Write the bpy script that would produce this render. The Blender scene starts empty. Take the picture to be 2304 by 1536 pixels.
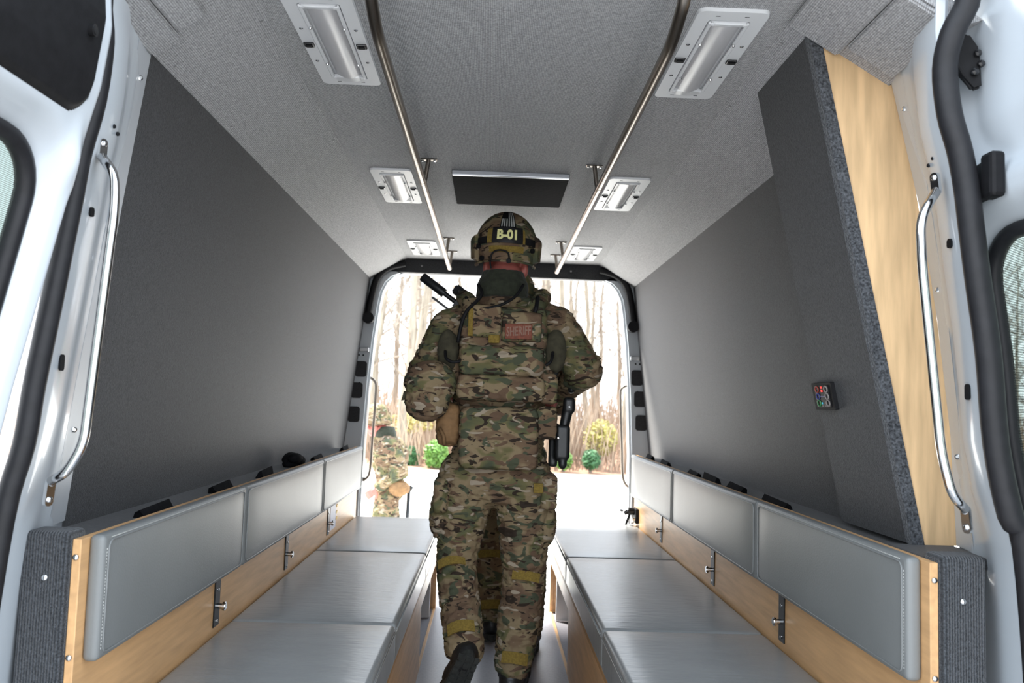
import bpy, bmesh, math, random
from mathutils import Vector, Matrix, noise as mnoise
R=random.Random(7)
S=bpy.context.scene
COL=S.collection
W,H=2304,1536
# ---------------------------------------------------------------- camera
F,YAW,PITCH,ROLL=1838.26,.0232,.0750,.0317
CAM=Vector((-.0461,0,1.1425))
cy,sy,cp,sp,cr,sr=math.cos(YAW),math.sin(YAW),math.cos(PITCH),math.sin(PITCH),math.cos(ROLL),math.sin(ROLL)
fw=Vector((sy*cp,cy*cp,sp)); r0=Vector((cy,-sy,0)); u0=r0.cross(fw)
cr_=cr*r0+sr*u0; cu_=-sr*r0+cr*u0
cam=bpy.data.cameras.new('camera'); cam.sensor_width=36; cam.lens=F/W*36; cam.clip_start=.05; cam.clip_end=500
cam.dof.use_dof=True; cam.dof.focus_distance=2.3; cam.dof.aperture_fstop=5.0
co=bpy.data.objects.new('camera',cam); COL.objects.link(co)
mw=Matrix((cr_,cu_,-fw)).transposed().to_4x4(); mw.translation=CAM; co.matrix_world=mw
S.camera=co
def ray(px,py): return fw+cr_*((px-W/2)/F)-cu_*((py-H/2)/F)
def A(px,py,y): d=ray(px,py); return CAM+d*((y-CAM.y)/d.y)      # survey helpers: a sighted point at a known depth / wall / height
def AX(px,py,x): d=ray(px,py); return CAM+d*((x-CAM.x)/d.x)
def AZ(px,py,z): d=ray(px,py); return CAM+d*((z-CAM.z)/d.z)
# ---------------------------------------------------------------- world, sun, exposure
wd=bpy.data.worlds.new('world'); S.world=wd; wd.use_nodes=True
nt=wd.node_tree; bg=nt.nodes['Background']
tc=nt.nodes.new('ShaderNodeTexCoord'); sep=nt.nodes.new('ShaderNodeSeparateXYZ'); cr1=nt.nodes.new('ShaderNodeValToRGB')
nt.links.new(tc.outputs['Generated'],sep.inputs[0]); nt.links.new(sep.outputs['Z'],cr1.inputs[0]); nt.links.new(cr1.outputs[0],bg.inputs[0])
cr1.color_ramp.elements[0].position=0; cr1.color_ramp.elements[0].color=(.92,.95,1,1)
cr1.color_ramp.elements[1].position=.7; cr1.color_ramp.elements[1].color=(.74,.86,1,1)
bg.inputs[1].default_value=1.2
sl=bpy.data.lights.new('sun','SUN'); sl.energy=6.6; sl.angle=math.radians(12); sl.color=(1,.95,.87)
so=bpy.data.objects.new('sun',sl); COL.objects.link(so)
so.rotation_euler=Vector((.45,-.36,-.82)).to_track_quat('-Z','Y').to_euler()
S.view_settings.view_transform='Standard'; S.view_settings.look='None'; S.view_settings.gamma=1; S.view_settings.use_curve_mapping=False
S.view_settings.exposure=1.95
S.cycles.max_bounces=10; S.cycles.diffuse_bounces=6; S.cycles.glossy_bounces=4; S.cycles.transparent_max_bounces=12
S.cycles.caustics_reflective=False; S.cycles.caustics_refractive=False
# ---------------------------------------------------------------- materials
def mat(name,col,rough=.5,metal=0,var=None,bump=None,wave=None,sheen=0,coat=0,spec=None,emit=None,alpha=None,stretch=(1,1,1),vcol=None):
    m=bpy.data.materials.new(name); m.use_nodes=True; n=m.node_tree; b=n.nodes['Principled BSDF']
    b.inputs['Base Color'].default_value=(*col,1); b.inputs['Roughness'].default_value=rough; b.inputs['Metallic'].default_value=metal
    if sheen: b.inputs['Sheen Weight'].default_value=sheen; b.inputs['Sheen Roughness'].default_value=.45
    if coat: b.inputs['Coat Weight'].default_value=coat
    if spec is not None: b.inputs['Specular IOR Level'].default_value=spec
    if emit: b.inputs['Emission Color'].default_value=(*emit[0],1); b.inputs['Emission Strength'].default_value=emit[1]
    tc=n.nodes.new('ShaderNodeTexCoord'); mp=n.nodes.new('ShaderNodeMapping'); n.links.new(tc.outputs['Object'],mp.inputs[0]); mp.inputs['Scale'].default_value=stretch
    hsrc=None
    if var:
        t=n.nodes.new('ShaderNodeTexNoise'); t.inputs['Scale'].default_value=var[0]; t.inputs['Detail'].default_value=3; n.links.new(mp.outputs[0],t.inputs[0])
        r=n.nodes.new('ShaderNodeValToRGB'); n.links.new(t.outputs[0],r.inputs[0])
        a=var[1]; r.color_ramp.elements[0].position=.3; r.color_ramp.elements[1].position=.7
        r.color_ramp.elements[0].color=(*[c*(1-a) for c in col],1); r.color_ramp.elements[1].color=(*([min(1,c*(1+a)) for c in col] if not vcol else vcol),1)
        n.links.new(r.outputs[0],b.inputs['Base Color']); hsrc=r.outputs[0]
    if bump or wave:
        bn=n.nodes.new('ShaderNodeBump'); bn.inputs['Distance'].default_value=.003
        if wave:
            w=n.nodes.new('ShaderNodeTexWave'); w.bands_direction=wave[0]; w.inputs['Scale'].default_value=wave[1]; w.inputs['Distortion'].default_value=1.2; w.inputs['Detail'].default_value=1; w.inputs['Detail Scale'].default_value=6
            n.links.new(tc.outputs['Object'],w.inputs[0]); bn.inputs['Strength'].default_value=wave[2]; n.links.new(w.outputs['Fac'],bn.inputs['Height'])
            if hsrc is not None:
                mx=n.nodes.new('ShaderNodeMix'); mx.data_type='RGBA'; mx.blend_type='MULTIPLY'; mx.inputs[0].default_value=wave[3]
                n.links.new(hsrc,mx.inputs[6]); n.links.new(w.outputs['Color'],mx.inputs[7]); n.links.new(mx.outputs[2],b.inputs['Base Color'])
        else:
            t2=n.nodes.new('ShaderNodeTexNoise'); t2.inputs['Scale'].default_value=bump[0]; t2.inputs['Detail'].default_value=2; n.links.new(mp.outputs[0],t2.inputs[0])
            bn.inputs['Strength'].default_value=bump[1]; n.links.new(t2.outputs[0],bn.inputs['Height'])
        n.links.new(bn.outputs[0],b.inputs['Normal'])
    return m
M={}
M['liner']=mat('grey_headliner',(.41,.41,.415),.8,var=(170,.34),wave=('X',78,.5,.35),sheen=.25,spec=.2)
M['felt']=mat('charcoal_felt',(.020,.021,.0235),.62,var=(190,.8),bump=(420,.5),sheen=.12,spec=.42)
M['rib']=mat('ribbed_charcoal_carpet',(.058,.063,.07),.95,var=(300,.6),wave=('X',62,.9,.6),sheen=.2,spec=.15)
M['knit']=mat('coarse_knit_carpet_edge',(.062,.066,.072),.95,var=(210,.7),bump=(160,1.0),sheen=.2,spec=.15)
M['vinyl']=mat('grey_vinyl',(.165,.172,.17),.42,var=(5,.05),bump=(220,.1),spec=.45)
M['seatvinyl_lit']=mat('grey_seat_vinyl_lit',(.215,.222,.222),.30,var=(6,.06),bump=(16,.45),spec=.5,stretch=(1,3,1))  # cushion vinyl with sky light from above put into a lighter base colour
M['thread']=mat('pale_thread',(.5,.5,.47),.7,var=(50,.1))
M['maple']=mat('maple_laminate',(.56,.33,.155),.42,var=(9,.14),stretch=(6,.6,6),spec=.4)
M['maple_v']=mat('maple_laminate_upright',(.66,.45,.245),.36,var=(5,.2),stretch=(9,9,1.0),spec=.4)
M['maple_edge']=mat('maple_edge',(.42,.23,.09),.5,var=(30,.15))
M['paint']=mat('white_paint',(.50,.54,.575),.22,var=(2,.015),coat=.4)
M['alu']=mat('pale_aluminium_trim',(.55,.58,.61),.38,.35,var=(8,.03))
M['alu_dark']=mat('brushed_edge_metal',(.30,.30,.30),.4,.7,var=(60,.08))
M['rubber']=mat('black_rubber',(.012,.012,.014),.5,var=(40,.2),spec=.3)
M['plastic']=mat('black_plastic',(.008,.008,.009),.6,var=(60,.2),bump=(300,.08),spec=.18)
M['plasticg']=mat('glossy_black_plastic',(.01,.01,.011),.2,var=(20,.2))
M['mesh']=mat('black_mesh_cover',(.018,.018,.02),.8,var=(300,.6))
M['steel']=mat('brushed_stainless_steel',(.27,.235,.20),.30,1,var=(30,.06),stretch=(20,1,20))
M['chrome']=mat('chrome',(.72,.72,.72),.13,1,var=(10,.03))
M['lampwhite']=mat('white_lamp_plastic',(.70,.71,.72),.35,var=(6,.02))
M['tube']=mat('frosted_lamp_tube',(.66,.65,.66),.3,var=(5,.04),stretch=(1,.4,1))
M['floor']=mat('grey_floor_vinyl',(.20,.195,.215),.38,var=(90,.12),bump=(60,.08))
M['ext']=mat('body_steel',(.5,.53,.56),.4,var=(4,.03))
M['black_cloth']=mat('black_cloth',(.006,.006,.007),.95,var=(90,.3),bump=(60,.3),spec=.1)
M['silver']=mat('silver_edge',(.5,.52,.56),.35,.6,var=(20,.05))
M['dimmed_ground']=mat('grey_dimmed_ground',(.26,.26,.265),.9,var=(40,.2))  # invented darker tone for out-of-view ground, cuts light bounced into the near doorway
M['road']=mat('pale_concrete_road',(.62,.61,.58),.9,var=(3,.1))
M['litter']=mat('leaf_litter',(.34,.20,.13),.95,var=(5,.4),bump=(10,.6))
M['bark']=mat('pale_bark',(.27,.24,.19),.9,var=(6,.3),stretch=(3,3,.4))
M['twig']=mat('thin_twigs',(.23,.20,.165),.9,var=(4,.3))
M['brush']=mat('dry_brush',(.31,.235,.17),.9,var=(.6,.35))
M['leafgreen']=mat('bright_green_leaves',(.13,.26,.05),.6,var=(9,.5))
M['leafdark']=mat('dark_green_leaves',(.05,.14,.05),.6,var=(9,.4))
M['leafyellow']=mat('yellow_green_leaves',(.32,.28,.07),.6,var=(7,.4))
M['skin']=mat('flushed_skin',(.42,.12,.095),.5,var=(14,.16))
M['eye']=mat('eye_white',(.6,.6,.58),.2,var=(5,.02))
M['boot']=mat('black_boot_leather',(.014,.014,.014),.45,var=(60,.3),bump=(90,.2))
M['sole']=mat('dark_boot_sole',(.028,.03,.027),.7,var=(50,.3),bump=(70,.5))
M['olive']=mat('dark_olive_fleece',(.022,.026,.015),.95,var=(60,.3),sheen=.1)
M['coyote']=mat('coyote_nylon',(.20,.11,.045),.8,var=(30,.2),bump=(120,.2))
M['ochre']=mat('ochre_velcro',(.20,.135,.025),.95,var=(150,.25))
M['gun']=mat('black_gun_metal',(.012,.013,.014),.38,.2,var=(30,.3))
M['yellowtext']=mat('pale_yellow_print',(.80,.78,.35),.5,var=(20,.04))
M['stripe']=mat('grey_flag_stripe',(.36,.37,.35),.6,var=(90,.1))
M['red']=mat('orange_red_print',(.17,.042,.019),.7,var=(90,.25))
M['pinktext']=mat('pale_pink_print',(.235,.135,.095),.7,var=(60,.15))
M['led']=mat('red_led',(.3,.0,.0),.4,emit=((1,.03,.02),.22),var=(20,.05))
M['ledb']=mat('cyan_led',(.0,.2,.3),.4,emit=((.05,.6,.9),.10),var=(20,.05))
for k,c in dict(ringred=(.22,.025,.015),ringblue=(.025,.03,.15),ringgreen=(.025,.16,.045),ringgrey=(.20,.18,.17),printgrey=(.12,.12,.2)).items(): M[k]=mat(k.replace('ring','ring_').replace('print','print_'),c,.5,var=(40,.05))
M['sticker']=mat('white_sticker',(.7,.7,.78),.5,var=(30,.05))
M['yellowtab']=mat('yellow_tab',(.7,.42,.05),.5,var=(30,.08))
def glassmat():
    m=bpy.data.materials.new('tinted_glass'); m.use_nodes=True; n=m.node_tree; n.nodes.clear()
    o=n.nodes.new('ShaderNodeOutputMaterial'); mx=n.nodes.new('ShaderNodeMixShader'); t=n.nodes.new('ShaderNodeBsdfTransparent'); g=n.nodes.new('ShaderNodeBsdfGlossy')
    d=n.nodes.new('ShaderNodeBsdfDiffuse'); d.inputs[0].default_value=(.05,.055,.05,1); mx2=n.nodes.new('ShaderNodeMixShader')
    v=n.nodes.new('ShaderNodeTexVoronoi'); v.inputs['Scale'].default_value=330; v.inputs['Randomness'].default_value=0; tc=n.nodes.new('ShaderNodeTexCoord'); mp=n.nodes.new('ShaderNodeMapping'); mp.inputs['Scale'].default_value=(0,1,1); n.links.new(tc.outputs['Object'],mp.inputs[0]); n.links.new(mp.outputs[0],v.inputs[0])
    r=n.nodes.new('ShaderNodeValToRGB'); r.color_ramp.elements[0].position=.42; r.color_ramp.elements[0].color=(1,1,1,1); r.color_ramp.elements[1].position=.5; r.color_ramp.elements[1].color=(.15,.15,.15,1)
    n.links.new(v.outputs['Distance'],r.inputs[0]); n.links.new(r.outputs[0],mx2.inputs[0])
    t.inputs[0].default_value=(.50,.60,.55,1); g.inputs['Roughness'].default_value=.03; mx.inputs[0].default_value=.07
    n.links.new(t.outputs[0],mx2.inputs[1]); n.links.new(d.outputs[0],mx2.inputs[2])
    n.links.new(mx2.outputs[0],mx.inputs[1]); n.links.new(g.outputs[0],mx.inputs[2]); n.links.new(mx.outputs[0],o.inputs[0]); return m
M['glass']=glassmat()
def clearmat():
    m=bpy.data.materials.new('clear_lens'); m.use_nodes=True; n=m.node_tree; n.nodes.clear()
    o=n.nodes.new('ShaderNodeOutputMaterial'); mx=n.nodes.new('ShaderNodeMixShader'); t=n.nodes.new('ShaderNodeBsdfTransparent'); g=n.nodes.new('ShaderNodeBsdfGlossy')
    t.inputs[0].default_value=(.9,.9,.9,1); g.inputs['Roughness'].default_value=.12; mx.inputs[0].default_value=.06
    n.links.new(t.outputs[0],mx.inputs[1]); n.links.new(g.outputs[0],mx.inputs[2]); n.links.new(mx.outputs[0],o.inputs[0]); return m
M['clear']=clearmat()
def camomat(name,off=0,scale=1,rot=0):
    m=bpy.data.materials.new(name); m.use_nodes=True; n=m.node_tree; b=n.nodes['Principled BSDF']; b.inputs['Roughness'].default_value=.9; b.inputs['Specular IOR Level'].default_value=.15
    tc=n.nodes.new('ShaderNodeTexCoord'); mp=n.nodes.new('ShaderNodeMapping'); n.links.new(tc.outputs['Object'],mp.inputs[0])
    mp.inputs['Location'].default_value=(off*1.7,off*.9,off*2.3); mp.inputs['Rotation'].default_value=(0,rot,0)
    def nz(s,det,st,dist=.6,seed=0):
        q=n.nodes.new('ShaderNodeMapping'); n.links.new(mp.outputs[0],q.inputs[0]); q.inputs['Scale'].default_value=st; q.inputs['Location'].default_value=(seed,seed*2,seed*3)
        t=n.nodes.new('ShaderNodeTexNoise'); t.inputs['Scale'].default_value=s*scale; t.inputs['Detail'].default_value=det; t.inputs['Distortion'].default_value=dist; n.links.new(q.outputs[0],t.inputs[0]); return t.outputs[0]
    def ramp(src,stops):
        r=n.nodes.new('ShaderNodeValToRGB'); n.links.new(src,r.inputs[0]); e=r.color_ramp.elements
        while len(e)<len(stops): e.new(.5)
        for i,(p,c) in enumerate(stops): e[i].position=p; e[i].color=(*c,1) if len(c)==3 else c
        return r.outputs[0]
    tan=(.235,.178,.104); olive=(.140,.125,.058); green=(.072,.080,.050); brown=(.130,.083,.054); dark=(.036,.026,.019); cream=(.33,.275,.205)
    base=ramp(nz(7,1.5,(1,1,1.3)),[(.30,brown),(.42,(.17,.115,.07)),(.46,tan),(.54,tan),(.57,olive),(.65,(.10,.105,.055)),(.70,green)])
    def over(a,src,lo,hi,c):
        f=ramp(src,[(lo,(0,0,0)),(hi,(1,1,1))]); mx=n.nodes.new('ShaderNodeMix'); mx.data_type='RGBA'; n.links.new(f,mx.inputs[0]); n.links.new(a,mx.inputs[6]); mx.inputs[7].default_value=(*c,1); return mx.outputs[2]
    c=over(base,nz(14,1,(1,1,1.7),.8,3),.60,.615,brown)
    c=over(c,nz(13,1,(1,1,1.5),.8,6),.60,.615,green)
    c=over(c,nz(17,1,(.8,.8,2.2),1.2,9),.625,.635,dark)
    c=over(c,nz(24,1,(.8,.8,2.2),1.2,15),.68,.69,dark)
    c=over(c,nz(19,.5,(.8,.8,2.0),.8,12),.665,.68,cream)
    n.links.new(c,b.inputs['Base Color'])
    bn=n.nodes.new('ShaderNodeBump'); bn.inputs['Strength'].default_value=.35; bn.inputs['Distance'].default_value=.012; n.links.new(nz(26,3,(1,1,1.8),.4,4),bn.inputs['Height']); n.links.new(bn.outputs[0],b.inputs['Normal'])
    return m
CAMO=[camomat('camouflage_cloth_%s'%w,i*3.1,1,(.06,-.04,.03,-.08,.1,0,-.05)[i]) for i,w in enumerate(('jacket','trousers','vest','pouch','helmet','panel','band'))]
CJ,CT,CV,CP,CH,CPA,CB=CAMO
M['camo_drab']=mat('drab_sleeve_mesh',(.050,.045,.026),.95,var=(30,.3))
# ---------------------------------------------------------------- helpers
def bmn(): return bmesh.new()
def link(o,parent=None):
    COL.objects.link(o)
    if parent: o.parent=parent
def rootloc(p):
    v=Vector((0,0,0))
    while p: v+=p.location; p=p.parent
    return v
def obj(name,bm,m,parent=None,smooth=False,kind=None,label=None,cat=None,group=None,auto=None):
    bmesh.ops.recalc_face_normals(bm,faces=bm.faces)
    if parent:
        rl=rootloc(parent); bmesh.ops.translate(bm,verts=bm.verts,vec=-rl)
    me=bpy.data.meshes.new(name); bm.to_mesh(me); bm.free()
    ms=m if isinstance(m,(list,tuple)) else [m]
    for x in ms: me.materials.append(M[x] if isinstance(x,str) else x)
    if smooth:
        for p in me.polygons: p.use_smooth=True
        if auto: me.set_sharp_from_angle(angle=math.radians(auto))
    o=bpy.data.objects.new(name,me); link(o,parent)
    tag(o,label,cat,group,kind); return o
def tag(o,label=None,cat=None,group=None,kind=None):
    if label: o['label']=label
    if cat: o['category']=cat
    if group: o['group']=group
    if kind: o['kind']=kind
def thing(name,loc,label,cat,group=None,kind=None):
    o=bpy.data.objects.new(name,None); o.empty_display_size=.05; o.location=loc; link(o); tag(o,label,cat,group,kind); return o
def box(bm,x0,x1,y0,y1,z0,z1,bev=0,seg=2):
    x0,x1=sorted((x0,x1)); y0,y1=sorted((y0,y1)); z0,z1=sorted((z0,z1))
    r=bmesh.ops.create_cube(bm,size=1); vs=r['verts']
    for v in vs: v.co=Vector((x0+(v.co.x+.5)*(x1-x0),y0+(v.co.y+.5)*(y1-y0),z0+(v.co.z+.5)*(z1-z0)))
    if bev:
        es=list({e for v in vs for e in v.link_edges}); bmesh.ops.bevel(bm,geom=es,offset=bev,segments=seg,profile=.5,affect='EDGES')
def hexa(bm,p):   # 8 points: bottom 4, top 4
    v=[bm.verts.new(q) for q in p]
    for f in ((0,1,2,3),(4,5,6,7),(0,1,5,4),(1,2,6,5),(2,3,7,6),(3,0,4,7)): bm.faces.new([v[i] for i in f])
def frame_of(d):
    d=d.normalized(); a=Vector((0,0,1)) if abs(d.z)<.9 else Vector((1,0,0)); x=d.cross(a).normalized(); return x,d.cross(x).normalized()
def tube(bm,pts,r,n=10,closed=False,cap=True,rs=None):
    pts=[Vector(p) for p in pts]; L=len(pts); rings=[]; pu=None
    for i,p in enumerate(pts):
        a=pts[(i-1)%L] if (closed or i>0) else p; b=pts[(i+1)%L] if (closed or i<L-1) else p
        d=(b-a).normalized()
        if pu is None: x,y=frame_of(d)
        else:
            x=(pu-d*pu.dot(d)).normalized(); y=d.cross(x)
        pu=x; rr=rs[i] if rs else r
        rings.append([bm.verts.new(p+(x*math.cos(t)+y*math.sin(t))*rr) for t in [2*math.pi*k/n for k in range(n)]])
    for i in range(L if closed else L-1):
        a,b=rings[i],rings[(i+1)%L]
        for k in range(n): bm.faces.new((a[k],a[(k+1)%n],b[(k+1)%n],b[k]))
    if cap and not closed:
        bm.faces.new(rings[0]); bm.faces.new(rings[-1])
def smoothpath(pts,sub=6,it=1):
    P=[Vector(p) for p in pts]; out=[]
    for i in range(len(P)-1):
        p0=P[max(i-1,0)];p1=P[i];p2=P[i+1];p3=P[min(i+2,len(P)-1)]
        for k in range(sub):
            t=k/sub; out.append(.5*((2*p1)+(p2-p0)*t+(2*p0-5*p1+4*p2-p3)*t*t+(3*p1-p0-3*p2+p3)*t**3))
    out.append(P[-1]); return out
def roundcorners(pts,r,seg=5):
    P=[Vector(p) for p in pts]; out=[P[0]]
    for i in range(1,len(P)-1):
        a,b,c=P[i-1],P[i],P[i+1]; d1=(a-b);d2=(c-b); q=min(r,d1.length*.45,d2.length*.45); s=b+d1.normalized()*q; e=b+d2.normalized()*q
        for k in range(seg+1):
            t=k/seg; out.append(s*(1-t)**2+b*2*t*(1-t)+e*t*t)
    out.append(P[-1]); return out
def cyl(bm,p0,p1,r,n=16,r2=None): tube(bm,[p0,p1],r,n,rs=[r,r2 if r2 is not None else r])
def ell(bm,c,r,rot=None,seg=20,rings=12):
    q=bmesh.ops.create_uvsphere(bm,u_segments=seg,v_segments=rings,radius=1)['verts']
    for v in q:
        p=Vector((v.co.x*r[0],v.co.y*r[1],v.co.z*r[2]))
        if rot: p=rot@p
        v.co=p+Vector(c)
def cap(bm,p0,p1,ra,rb,n=16):
    p0=Vector(p0);p1=Vector(p1); d=(p1-p0); L=d.length; d=d.normalized(); pts=[];rs=[]
    for k in range(5): t=math.pi/2*(k/4.5+.08); pts.append(p0-d*ra*math.cos(t)); rs.append(ra*math.sin(t))
    pts.append(p0);rs.append(ra);pts.append(p1);rs.append(rb)
    for k in range(4,-1,-1): t=math.pi/2*(k/4.5+.08); pts.append(p1+d*rb*math.cos(t)); rs.append(rb*math.sin(t))
    tube(bm,pts,1,n,rs=rs)
def disc_screw(bm,c,nrm,r,h):
    c=Vector(c);nrm=Vector(nrm).normalized(); tube(bm,[c-nrm*.002,c+nrm*h*.5,c+nrm*h],1,10,rs=[r,r*.95,r*.5])
def poly_extrude(bm,pts,vec):
    a=[bm.verts.new(p) for p in pts]; b=[bm.verts.new(Vector(p)+Vector(vec)) for p in pts]; n=len(a)
    bm.faces.new(a); bm.faces.new(b)
    for i in range(n): bm.faces.new((a[i],a[(i+1)%n],b[(i+1)%n],b[i]))
def rrect(w,h,r,seg=5):
    o=[]
    for cx,cyy,a0 in ((w/2-r,h/2-r,0),(-w/2+r,h/2-r,90),(-w/2+r,-h/2+r,180),(w/2-r,-h/2+r,270)):
        for k in range(seg+1): a=math.radians(a0+90*k/seg); o.append((cx+r*math.cos(a),cyy+r*math.sin(a)))
    return o
def interp(T,z):
    if z<=T[0][0]: return T[0][1]
    for (a,b),(c,d) in zip(T,T[1:]):
        if z<=c: return b+(d-b)*(z-a)/(c-a)
    return T[-1][1]
def struct(name,bm,m,parent=None,smooth=False,**k):
    return obj(name,bm,m,parent,smooth,kind=None if parent else 'structure',**k)
def sstep(a,b,x):
    t=max(0,min(1,(x-a)/(b-a))); return t*t*(3-2*t)
# ---------------------------------------------------------------- van shell dimensions
B=.76; YN,Y1,Y2,YF=1.5697,2.4649,3.6019,4.6702; YW0,YW1=1.73,5.0
ZT,ZB,ZS,AI=.8716,.6381,.4835,.3039
SX,SZ,WX,WZ=.5916,2.0102,.8108,1.8764
def wx(z): return WX+.1140*(WZ-z)
GZ=-.65
# --- ground
bm=bmn(); box(bm,-60,60,5.4,21.3,GZ-.1,GZ); struct('ground',bm,'road')
bm=bmn(); box(bm,-60,60,-40,5.4,GZ-.1,GZ); struct('ground',bm,'dimmed_ground')  # unseen near stretch, darkened to hold back bounce light
bm=bmn()
nx,ny=60,24; g=[[bm.verts.new((-60+120*i/nx,21.3+40*j/ny**1.0,GZ+.0+.12*sstep(0,2,j)+.15*mnoise.noise(Vector((i*.9,j*.7,0)))*(j>0))) for j in range(ny+1)] for i in range(nx+1)]
for i in range(nx):
    for j in range(ny): bm.faces.new((g[i][j],g[i+1][j],g[i+1][j+1],g[i][j+1]))
for i in range(nx+1): g[i][0].co.z=GZ-.02
struct('ground',bm,'litter',smooth=True)
# --- floor
bm=bmn(); box(bm,-.95,.95,1.40,5.12,-.06,0); fl=struct('floor',bm,'floor')
bm=bmn()
for x,y in ((.12,2.9),(.2,3.2),(-.17,2.5)): disc_screw(bm,(x,y,0),(0,0,1),.006,.002)
struct('screw',bm,'alu_dark',fl)
bm=bmn(); box(bm,-.94,.94,1.36,1.46,-.10,.004,.004); struct('trim_1',bm,'alu')
bm=bmn(); box(bm,-.94,.94,5.06,5.16,-.10,.004,.004); struct('trim_2',bm,'alu')
# --- walls: carpeted slabs leaning inwards
for s,nm in ((-1,'wall_left'),(1,'wall_right')):
    bm=bmn(); zs=[-.05,.3,.6,.86,1.2,1.55,WZ+.005]; Y=[YW0 if s<0 else 1.79,2.4,3.2,4.1,YW1]
    gi=[[bm.verts.new((s*(wx(z) if z>.8 else wx(.8)),y,z)) for z in zs] for y in Y]
    go=[[bm.verts.new((s*((wx(z) if z>.8 else wx(.8))+.05),y,z)) for z in zs] for y in Y]
    for G in (gi,go):
        for i in range(len(Y)-1):
            for j in range(len(zs)-1): bm.faces.new((G[i][j],G[i+1][j],G[i+1][j+1],G[i][j+1]))
    for i in range(len(Y)-1):
        for j in (0,-1): bm.faces.new((gi[i][j],gi[i+1][j],go[i+1][j],go[i][j]))
    for j in range(len(zs)-1):
        for i in (0,-1): bm.faces.new((gi[i][j],gi[i][j+1],go[i][j+1],go[i][j]))
    struct(nm,bm,'felt')
# --- ceiling: centre panel + two cove panels + screws
bm=bmn(); box(bm,-SX-.002,SX+.002,1.44,YW1+.05,SZ,SZ+.04); ceil=struct('ceiling',bm,'liner')
def cove(s,u,y,off=0):  # u 0..1 from the centre fold to the wall, off = proud of surface
    n=Vector((-s*(SZ-WZ),0,-(WX-SX))).normalized()
    return Vector((s*(SX+(WX-SX)*u),y,SZ+(WZ-SZ)*u))+n*off
for s in (-1,1):
    bm=bmn()
    y0,y1=1.46,YW1
    hexa(bm,[cove(s,.006,y0,-.03),cove(s,1.12,y0,-.03),cove(s,1.12,y1,-.03),cove(s,.006,y1,-.03),cove(s,.006,y0),cove(s,1.02,y0),cove(s,1.02,y1),cove(s,.006,y1)])
    struct('panel',bm,'liner',ceil,label='sloping side panel of the headliner')
    # lining pieces over the near doorway
    for (ua,ub,ya,yb) in (((0,.5,1.46,1.745),(.51,.98,1.46,1.70)) if s>0 else ((.42,.70,1.46,1.70),(.71,1.0,1.46,1.74))):
        bm=bmn(); hexa(bm,[cove(s,ua,ya,.001),cove(s,ub,ya,.001),cove(s,ub,yb,.001),cove(s,ua,yb,.001),cove(s,ua,ya,.014),cove(s,ub,ya,.014),cove(s,ub,yb,.014),cove(s,ua,yb,.014)])
        bmesh.ops.bevel(bm,geom=bm.edges[:],offset=.004,segments=2,affect='EDGES'); struct('lining_piece',bm,'liner',ceil)
    for y in (1.84,2.25,2.7,3.2,3.75,4.3,4.8):
        for u in (.06,.93):
            bm=bmn(); n=cove(s,u,y,.01)-cove(s,u,y,0); disc_screw(bm,cove(s,u,y),n,.0045,.002); struct('screw',bm,'alu_dark',ceil)
# near header (behind seal) and far header
bm=bmn(); box(bm,-.80,.80,1.458,1.50,1.985,2.12); struct('trim_3',bm,'paint')
bm=bmn(); poly_extrude(bm,[(-.90,5.0,2.03),(-.90,5.0,1.93),(-.66,5.0,1.925),(.70,5.0,1.915),(.90,5.0,1.93),(.90,5.0,2.03)],(0,.06,0)); hd=struct('trim_4',bm,'felt')
for x in (-.5,.1,.42):
    bm=bmn(); disc_screw(bm,(x,4.995,1.965),(0,-1,0),.006,.003); struct('screw',bm,'alu_dark',hd)
# --- far door frame: painted jambs with a rounded head
jin=[(-.1,.815),(.84,.812),(1.2,.797),(1.51,.776),(1.72,.752),(1.80,.738),(1.86,.71),(1.90,.67),(1.917,.62)]
bm=bmn()
for s in (-1,1):
    for (ya,yb,di) in ((5.0,5.03,.012),(5.03,5.12,0)):
        inn=[Vector((s*(x+di),0,z)) for z,x in jin]; out=[Vector((s*.97,0,z if z<1.86 else 2.05)) for z,x in jin]
        for i in range(len(inn)-1):
            a,b,c,d=inn[i],inn[i+1],out[i+1],out[i]
            hexa(bm,[v+Vector((0,ya,0)) for v in (a,b,c,d)]+[v+Vector((0,yb,0)) for v in (a,b,c,d)])
box(bm,-.97,.97,5.03,5.12,1.925,2.06)
fr=struct('wall_back',bm,'paint',label='white painted frame of the far doorway')
for s in (-1,1):
    for z,x in ((1.30,.845),(1.17,.865),(1.025,.876)):
        bm=bmn(); pts=[(s*x+u,4.992,z+v+.02) for u,v in rrect(.072,.095,.018)]; poly_extrude(bm,pts,(0,.01,0)); struct('vent_cover',bm,'mesh',fr)
    for z,x in ((1.405,.835),(1.405,.86),(1.235,.85)):
        bm=bmn(); disc_screw(bm,(s*x,5.0,z),(0,-1,0),.006,.002); struct('bolt',bm,'plastic',fr)
    bm=bmn(); box(bm,s*.80,s*.86,4.985,5.0,1.425,1.452,.004); struct('catch_plate',bm,'chrome',fr)
    # black door strut with a round end
    bm=bmn(); pth=smoothpath([(s*.60,4.975,1.975),(s*.70,4.975,1.945),(s*.765,4.975,1.88),(s*.795,4.975,1.77),(s*.812,4.975,1.66)],5)
    tube(bm,pth,.022,8); struct('strut',bm,'plastic',fr,smooth=True,auto=50)
    bm=bmn(); cyl(bm,(s*.808,4.985,1.63),(s*.808,4.945,1.63),.035,20); cyl(bm,(s*.808,4.945,1.63),(s*.808,4.94,1.63),.030,20); struct('strut_end_disc',bm,'plastic',fr,smooth=True,auto=40)
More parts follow.
